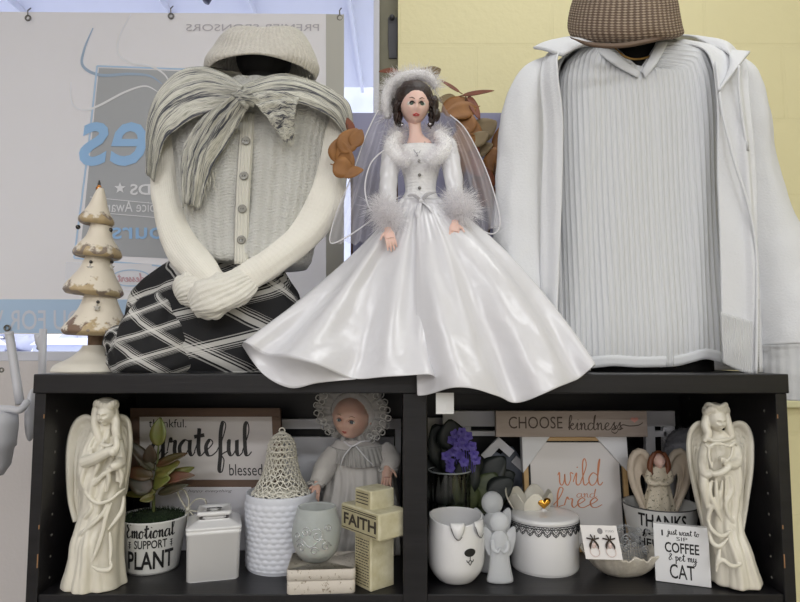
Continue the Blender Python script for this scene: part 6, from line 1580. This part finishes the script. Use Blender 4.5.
# --- wild and free frame
YF=.20
fr=signfr(at(528,549,YF-.005),at(632,549,YF-.005),at(527,437,YF+.02)); 
zb_=yfloor(YF); a=at(527,zb_,YF); b_=at(633,zb_,YF); a.z=b_.z=BOTZ+.0005; top=at(527,437,YF+.02); fr=signfr(a,b_,V((a.x-.001,YF+.02,top.z)))
FRh=(top.z-BOTZ)/sc(YF); FRw=106
wf=empty('wild_free_frame',(a+b_)/2,'framed print reading wild and free with white corner protectors','frame')
GW=NT('natural_oak'); GW.setp(Roughness=.5); n_=GW.noise(GW.obj(),8,4,.6,stretch=(2,2,14)); GW.link(GW.mix(n_,lin((176,140,92)),lin((206,174,124))),'Base Color'); GW=GW.mat
frame_parts(wf,fr,.045,.035,.018,GW)
mb=MB(); box_fr(mb,fr,.045,.075,.035,.965,.006,.010); box_fr(mb,fr,.925,.955,.035,.965,.006,.010); box_fr(mb,fr,.045,.955,.945,.965,.006,.010); mb.build('black_rebate',smat('black_liner',(20,20,20),.6),wf,smooth=False)
mb=MB(); box_fr(mb,fr,.07,.93,.04,.95,.004,.009); mb.build('print_panel',smat('print_paper',(218,214,212),.5),wf,smooth=False)
for pts in ([(-.01,1.01),(.27,1.01),(-.01,.68)],[(1.01,1.01),(1.01,.68),(.70,1.01)]):
    mb=MB(); mb.prism(pts if pts[0][0]<0 else pts,.021,lambda u,v,w:fr(u,v,w-.0025)); mb.build('corner_protector',smat('foam_white',(222,222,224),.6),wf,smooth=False,fixn=True,bevel=.001)
COP=smat('copper_foil',(196,128,92),.35,metal=.4)
v_=lambda y: (zb_-y)/(zb_-437)
mb=MB(); script(mb,'wild',(.325,.765,v_(487),v_(459)),fr,thick=.06,thin=.045,w=.0036); script(mb,'and',(.50,.70,v_(499),v_(490)),fr,thick=.07,thin=.05,w=.0036); script(mb,'free',(.27,.745,v_(519),v_(488)),fr,thick=.06,thin=.045,w=.0036); mb.build('print_lettering',COP,wf)
# --- choose kindness plank, standing on the frame
zk=top.z+.0012; yk0=YF+.012
a=at(496,437,yk0); b_=at(648,437,yk0); a.z=b_.z=zk; hk=at(570,411,yk0).z-zk
fr=signfr(a,b_,a+V((0,.002,hk)))
ck=empty('kindness_sign',(a+b_)/2,'long wooden plank sign reading CHOOSE kindness resting on the frame','sign')
PLK=NT('whitewashed_plank'); PLK.setp(Roughness=.7); n_=PLK.noise(PLK.obj(),5,5,.6,stretch=(1.5,12,12)); PLK.link(PLK.mix(n_,lin((150,134,124)),lin((194,182,172))),'Base Color'); PLK=PLK.mat
mb=MB(); box_fr(mb,fr,0,1,0,1,0,.014); mb.build('plank',PLK,ck,smooth=False,bevel=.001)
BI=smat('brown_ink',(78,66,58),.7)
mb=MB(); text(mb,'CHOOSE',(.085,.44,.32,.78),fr,w=-.0003); mb.build('plank_lettering',BI,ck)
mb=MB(); script(mb,'kindness',(.475,.84,.25,.85),fr,thick=.09,thin=.06,w=-.0003)
p=crom([(.80,.45),(.76,.25),(.79,.15),(.83,.45),(.88,.42),(.94,.45),(.97,.55)],6); mb.add([fr(x,y+dy,-.0003) for x,y in p for dy in (.02,-.02)],[[2*i,2*i+1,2*i+3,2*i+2] for i in range(len(p)-1)]); mb.build('plank_lettering',BI,ck)
mb=MB(); mb.add([fr(.915+x*.0016,.66+y*.0075,-.0006) for x,y in ht],[list(range(40))]); mb.build('pink_heart',smat('heart_pink',(214,150,138),.6),ck)
# --- white window frame with slots behind everything
YQ=.285
wq=empty('window_frame_decor',(at(560,560,YQ).x,YQ,BOTZ),'white wooden decorative window frame with crossbars behind the kindness sign','frame')
DPN=smat('white_wood_panel',(222,222,226),.5)
yf_=yfloor(YQ)-.5
for nm,x0_,x1_,y0_,y1_ in (('frame_rail',443,675,411,426.5),('frame_rail',443,640,431,436),('frame_stile',443,450,426.6,yf_),('crossbar_stile',463,471,426.6,430.9),('frame_stile',667,675,426.6,yf_),('crossbar_stile',649,655,426.6,yf_),('frame_rail',655.2,666.8,431,437),('lower_rail',450.2,648.8,yf_-20,yf_)):
    mb=MB(); PB(mb,x0_,x1_,y0_,y1_,YQ,.014); mb.build(nm,DPN,wq,smooth=False,bevel=.0008)
bp_=empty('backing_board',(at(437,560,.31).x,.315,BOTZ),'white board leaning at the back left corner of the right bay behind the violets','board')
mb=MB(); PB(mb,428,443,418,yfloor(.305)-.5,.305,.008); mb.build('board_panel',DPN,bp_,smooth=False)
# diagonal lattice trivet
la=empty('lattice_ornament',(at(508,500,.25).x,.25,BOTZ),'grey leaf shaped ornament with white diagonal strips left of the framed print','ornament')
YL=.262
def strip(x0_,y0_,x1_,y1_,w,mat,name,th=.004,Y=YL):
    a=at(x0_,y0_,Y);b=at(x1_,y1_,Y); d=(b-a).normalized(); nn=V((-d.z,0,d.x))*(w*sc(Y)/2)
    mb=MB(); v0=[a+nn,b+nn,b-nn,a-nn]; mb.add(v0+[p+V((0,th,0)) for p in v0],[(0,1,2,3),(7,6,5,4)]+[(i,i+4,(i+1)%4+4,(i+1)%4) for i in range(4)]); mb.build(name,mat,la,smooth=False,fixn=True)
GL=smat('greyblue_leaf',(108,114,126),.5,var=((84,90,104),40,.6))
strip(484,458,500,441,8,DPN,'white_strip'); strip(496,440,512,454,8,DPN,'white_strip',Y=YL-.005); strip(514,459,524,468,8,DPN,'white_strip')
for (x,y,Lp,Wp,an) in ((508,470,46,32,80),(518,490,40,26,60),(494,462,26,22,120),(500,500,50,34,90)):
    mb=MB(); a=math.radians(an); d=V((cos(a),0,sin(a))); s=sc(YL); leaf(mb,at(x,y,YL+.012)-d*Lp*s/2,d,(0,-1,0),Lp*s,Wp*s/2,curl=.05,n=12,fold=.2); mb.build('grey_leaf',GL,la,solid=.001)
mb=MB(); mb.tube([at(508,492,YL+.016),V((at(508,520,YL+.016).x,YL+.016,BOTZ+.001))],.003,8); mb.build('stand',GL,la)
# --- grey fluffy ball
cg=at(686,450,.245); s=sc(.245)
gb=empty('grey_pompom',V((cg.x,.245,BOTZ)),'grey fluffy ball on a stem behind the harp angel wing','ornament')
mb=MB(); mb.ell(cg,(20*s,16*s,21*s),n=40,k=28,fn=lambda d:1+.10*noise.noise(d*9))
for k in range(900):
    d=V((random.gauss(0,1),random.gauss(0,1),random.gauss(0,1))).normalized(); tuft(mb,cg+V((d.x*19*s,d.y*15*s,d.z*20*s)),d,.008,.0006,droop=.8,n=3)
mb.build('fluff',smat('grey_fluff',(128,128,134),.9),gb)
mb=MB(); mb.tube([cg,V((cg.x,cg.y,BOTZ+.001))],.004,8); mb.build('stem',smat('stem_grey',(90,90,94),.6),gb)
# --- cream tulip bowl
c=cyl_c(528,560,.02); c=V((at(530,520,.165).x,.165,BOTZ)); s=sc(.165); tbz=at(530,519,.165).z-BOTZ
tu=empty('tulip_bowl',c,'cream petal-edged flower bowl behind the lace-banded jar','bowl')
mb=MB(); mb.lathe([(.026,0),(.026,.003),(.010,.010),(.008,tbz-.01),(.014,tbz-.002),(.001,tbz)],c,n=32); mb.build('pedestal',CER,tu)
for k in range(7):
    mb=MB(); a0=2*pi*k/7+.25; P=[]
    for i in range(14):
        v=i/13; row=[]
        for j in range(13):
            u=j/6-1; w_=.56*sin(pi*(.2+.72*v))**.5
            a=a0+u*w_; r=.012+(.026)*sin(v*pi*.52)+(.003 if k%2 else 0)+.003*v*v*abs(u)
            row.append(c+V((r*cos(a),r*sin(a),tbz-.006+.056*v-.009*v*v*abs(u)**3+.003*(k%2))))
        P.append(row)
    mb.grid(P); mb.build('petal',CER,tu,solid=.0022,sub=1)
# --- african violet
c=V((at(470,520,.21).x,.212,BOTZ)); s=sc(.21); vi=empty('violet_plant',c,'purple african violet with dark round leaves in a dark pot','plant')
ph=at(470,512,.21).z-BOTZ
mb=MB(); mb.lathe([(.026,0),(.036,ph),(.038,ph+.004),(.034,ph+.002),(.001,ph-.006)],c,n=40); mb.build('pot',smat('dark_pot',(44,42,42),.5),vi)
VG=smat('violet_leaf',(52,62,38),.5,var=((84,92,56),50,.7),bn=(200,.0008)); VD=smat('violet_darkleaf',(26,32,30),.5)
cen=at(470,505,.21)
for (x,y,Lp,Wp,an,mt) in ((446,446,44,40,115,1),(436,470,40,34,150,1),(440,490,34,30,170,1),(452,436,30,30,95,1),(466,476,40,28,80,1),(492,470,34,28,50,1),(498,480,34,26,30,1),(485,490,36,32,60,0),(478,502,34,30,20,0),(492,496,34,28,10,0),(466,496,32,28,120,0),(484,508,30,26,-20,0),(500,488,28,24,40,1),(470,462,34,26,100,1),(456,458,40,34,110,1),(462,506,30,26,190,0)):
    mb=MB(); p=at(x,y,.21-.035*random.random()); d=(p-cen).normalized(); a=math.radians(an); d=V((cos(a),-.2,sin(a))).normalized()
    leaf(mb,p-d*Lp*s/2,d,(0,-1,.6),Lp*s,Wp*s/2,curl=.2,n=12,fold=.12); mb.tube([cen,p-d*Lp*s*.46],.0012,5); mb.build('leaf',(VG,VD)[mt],vi,solid=.0012)
VP=smat('violet_petal',(92,76,172),.5,var=((62,48,124),90,.7))
for (x,y) in ((455,434),(462,440),(458,446),(466,446),(453,452),(460,455),(472,446),(474,454),(450,462),(446,456),(468,436),(476,460),(464,462),(452,440),(450,468),(462,432)):
    f0=at(x,y,.165+.02*random.random()); e_=random.uniform(0,6); mb=MB()
    for k in range(5):
        a=e_+2*pi*k/5; d=V((cos(a),-.35,sin(a))); leaf(mb,f0,d,(0,-1,0),.0095,.0050,curl=.25,n=6)
    mb.ell(f0+V((0,-.002,0)),.0014,n=8,k=6); mb.tube([f0,f0+(cen-f0)*.9+V((0,.0,0))],.0007,4); mb.build('blossom',VP,vi)
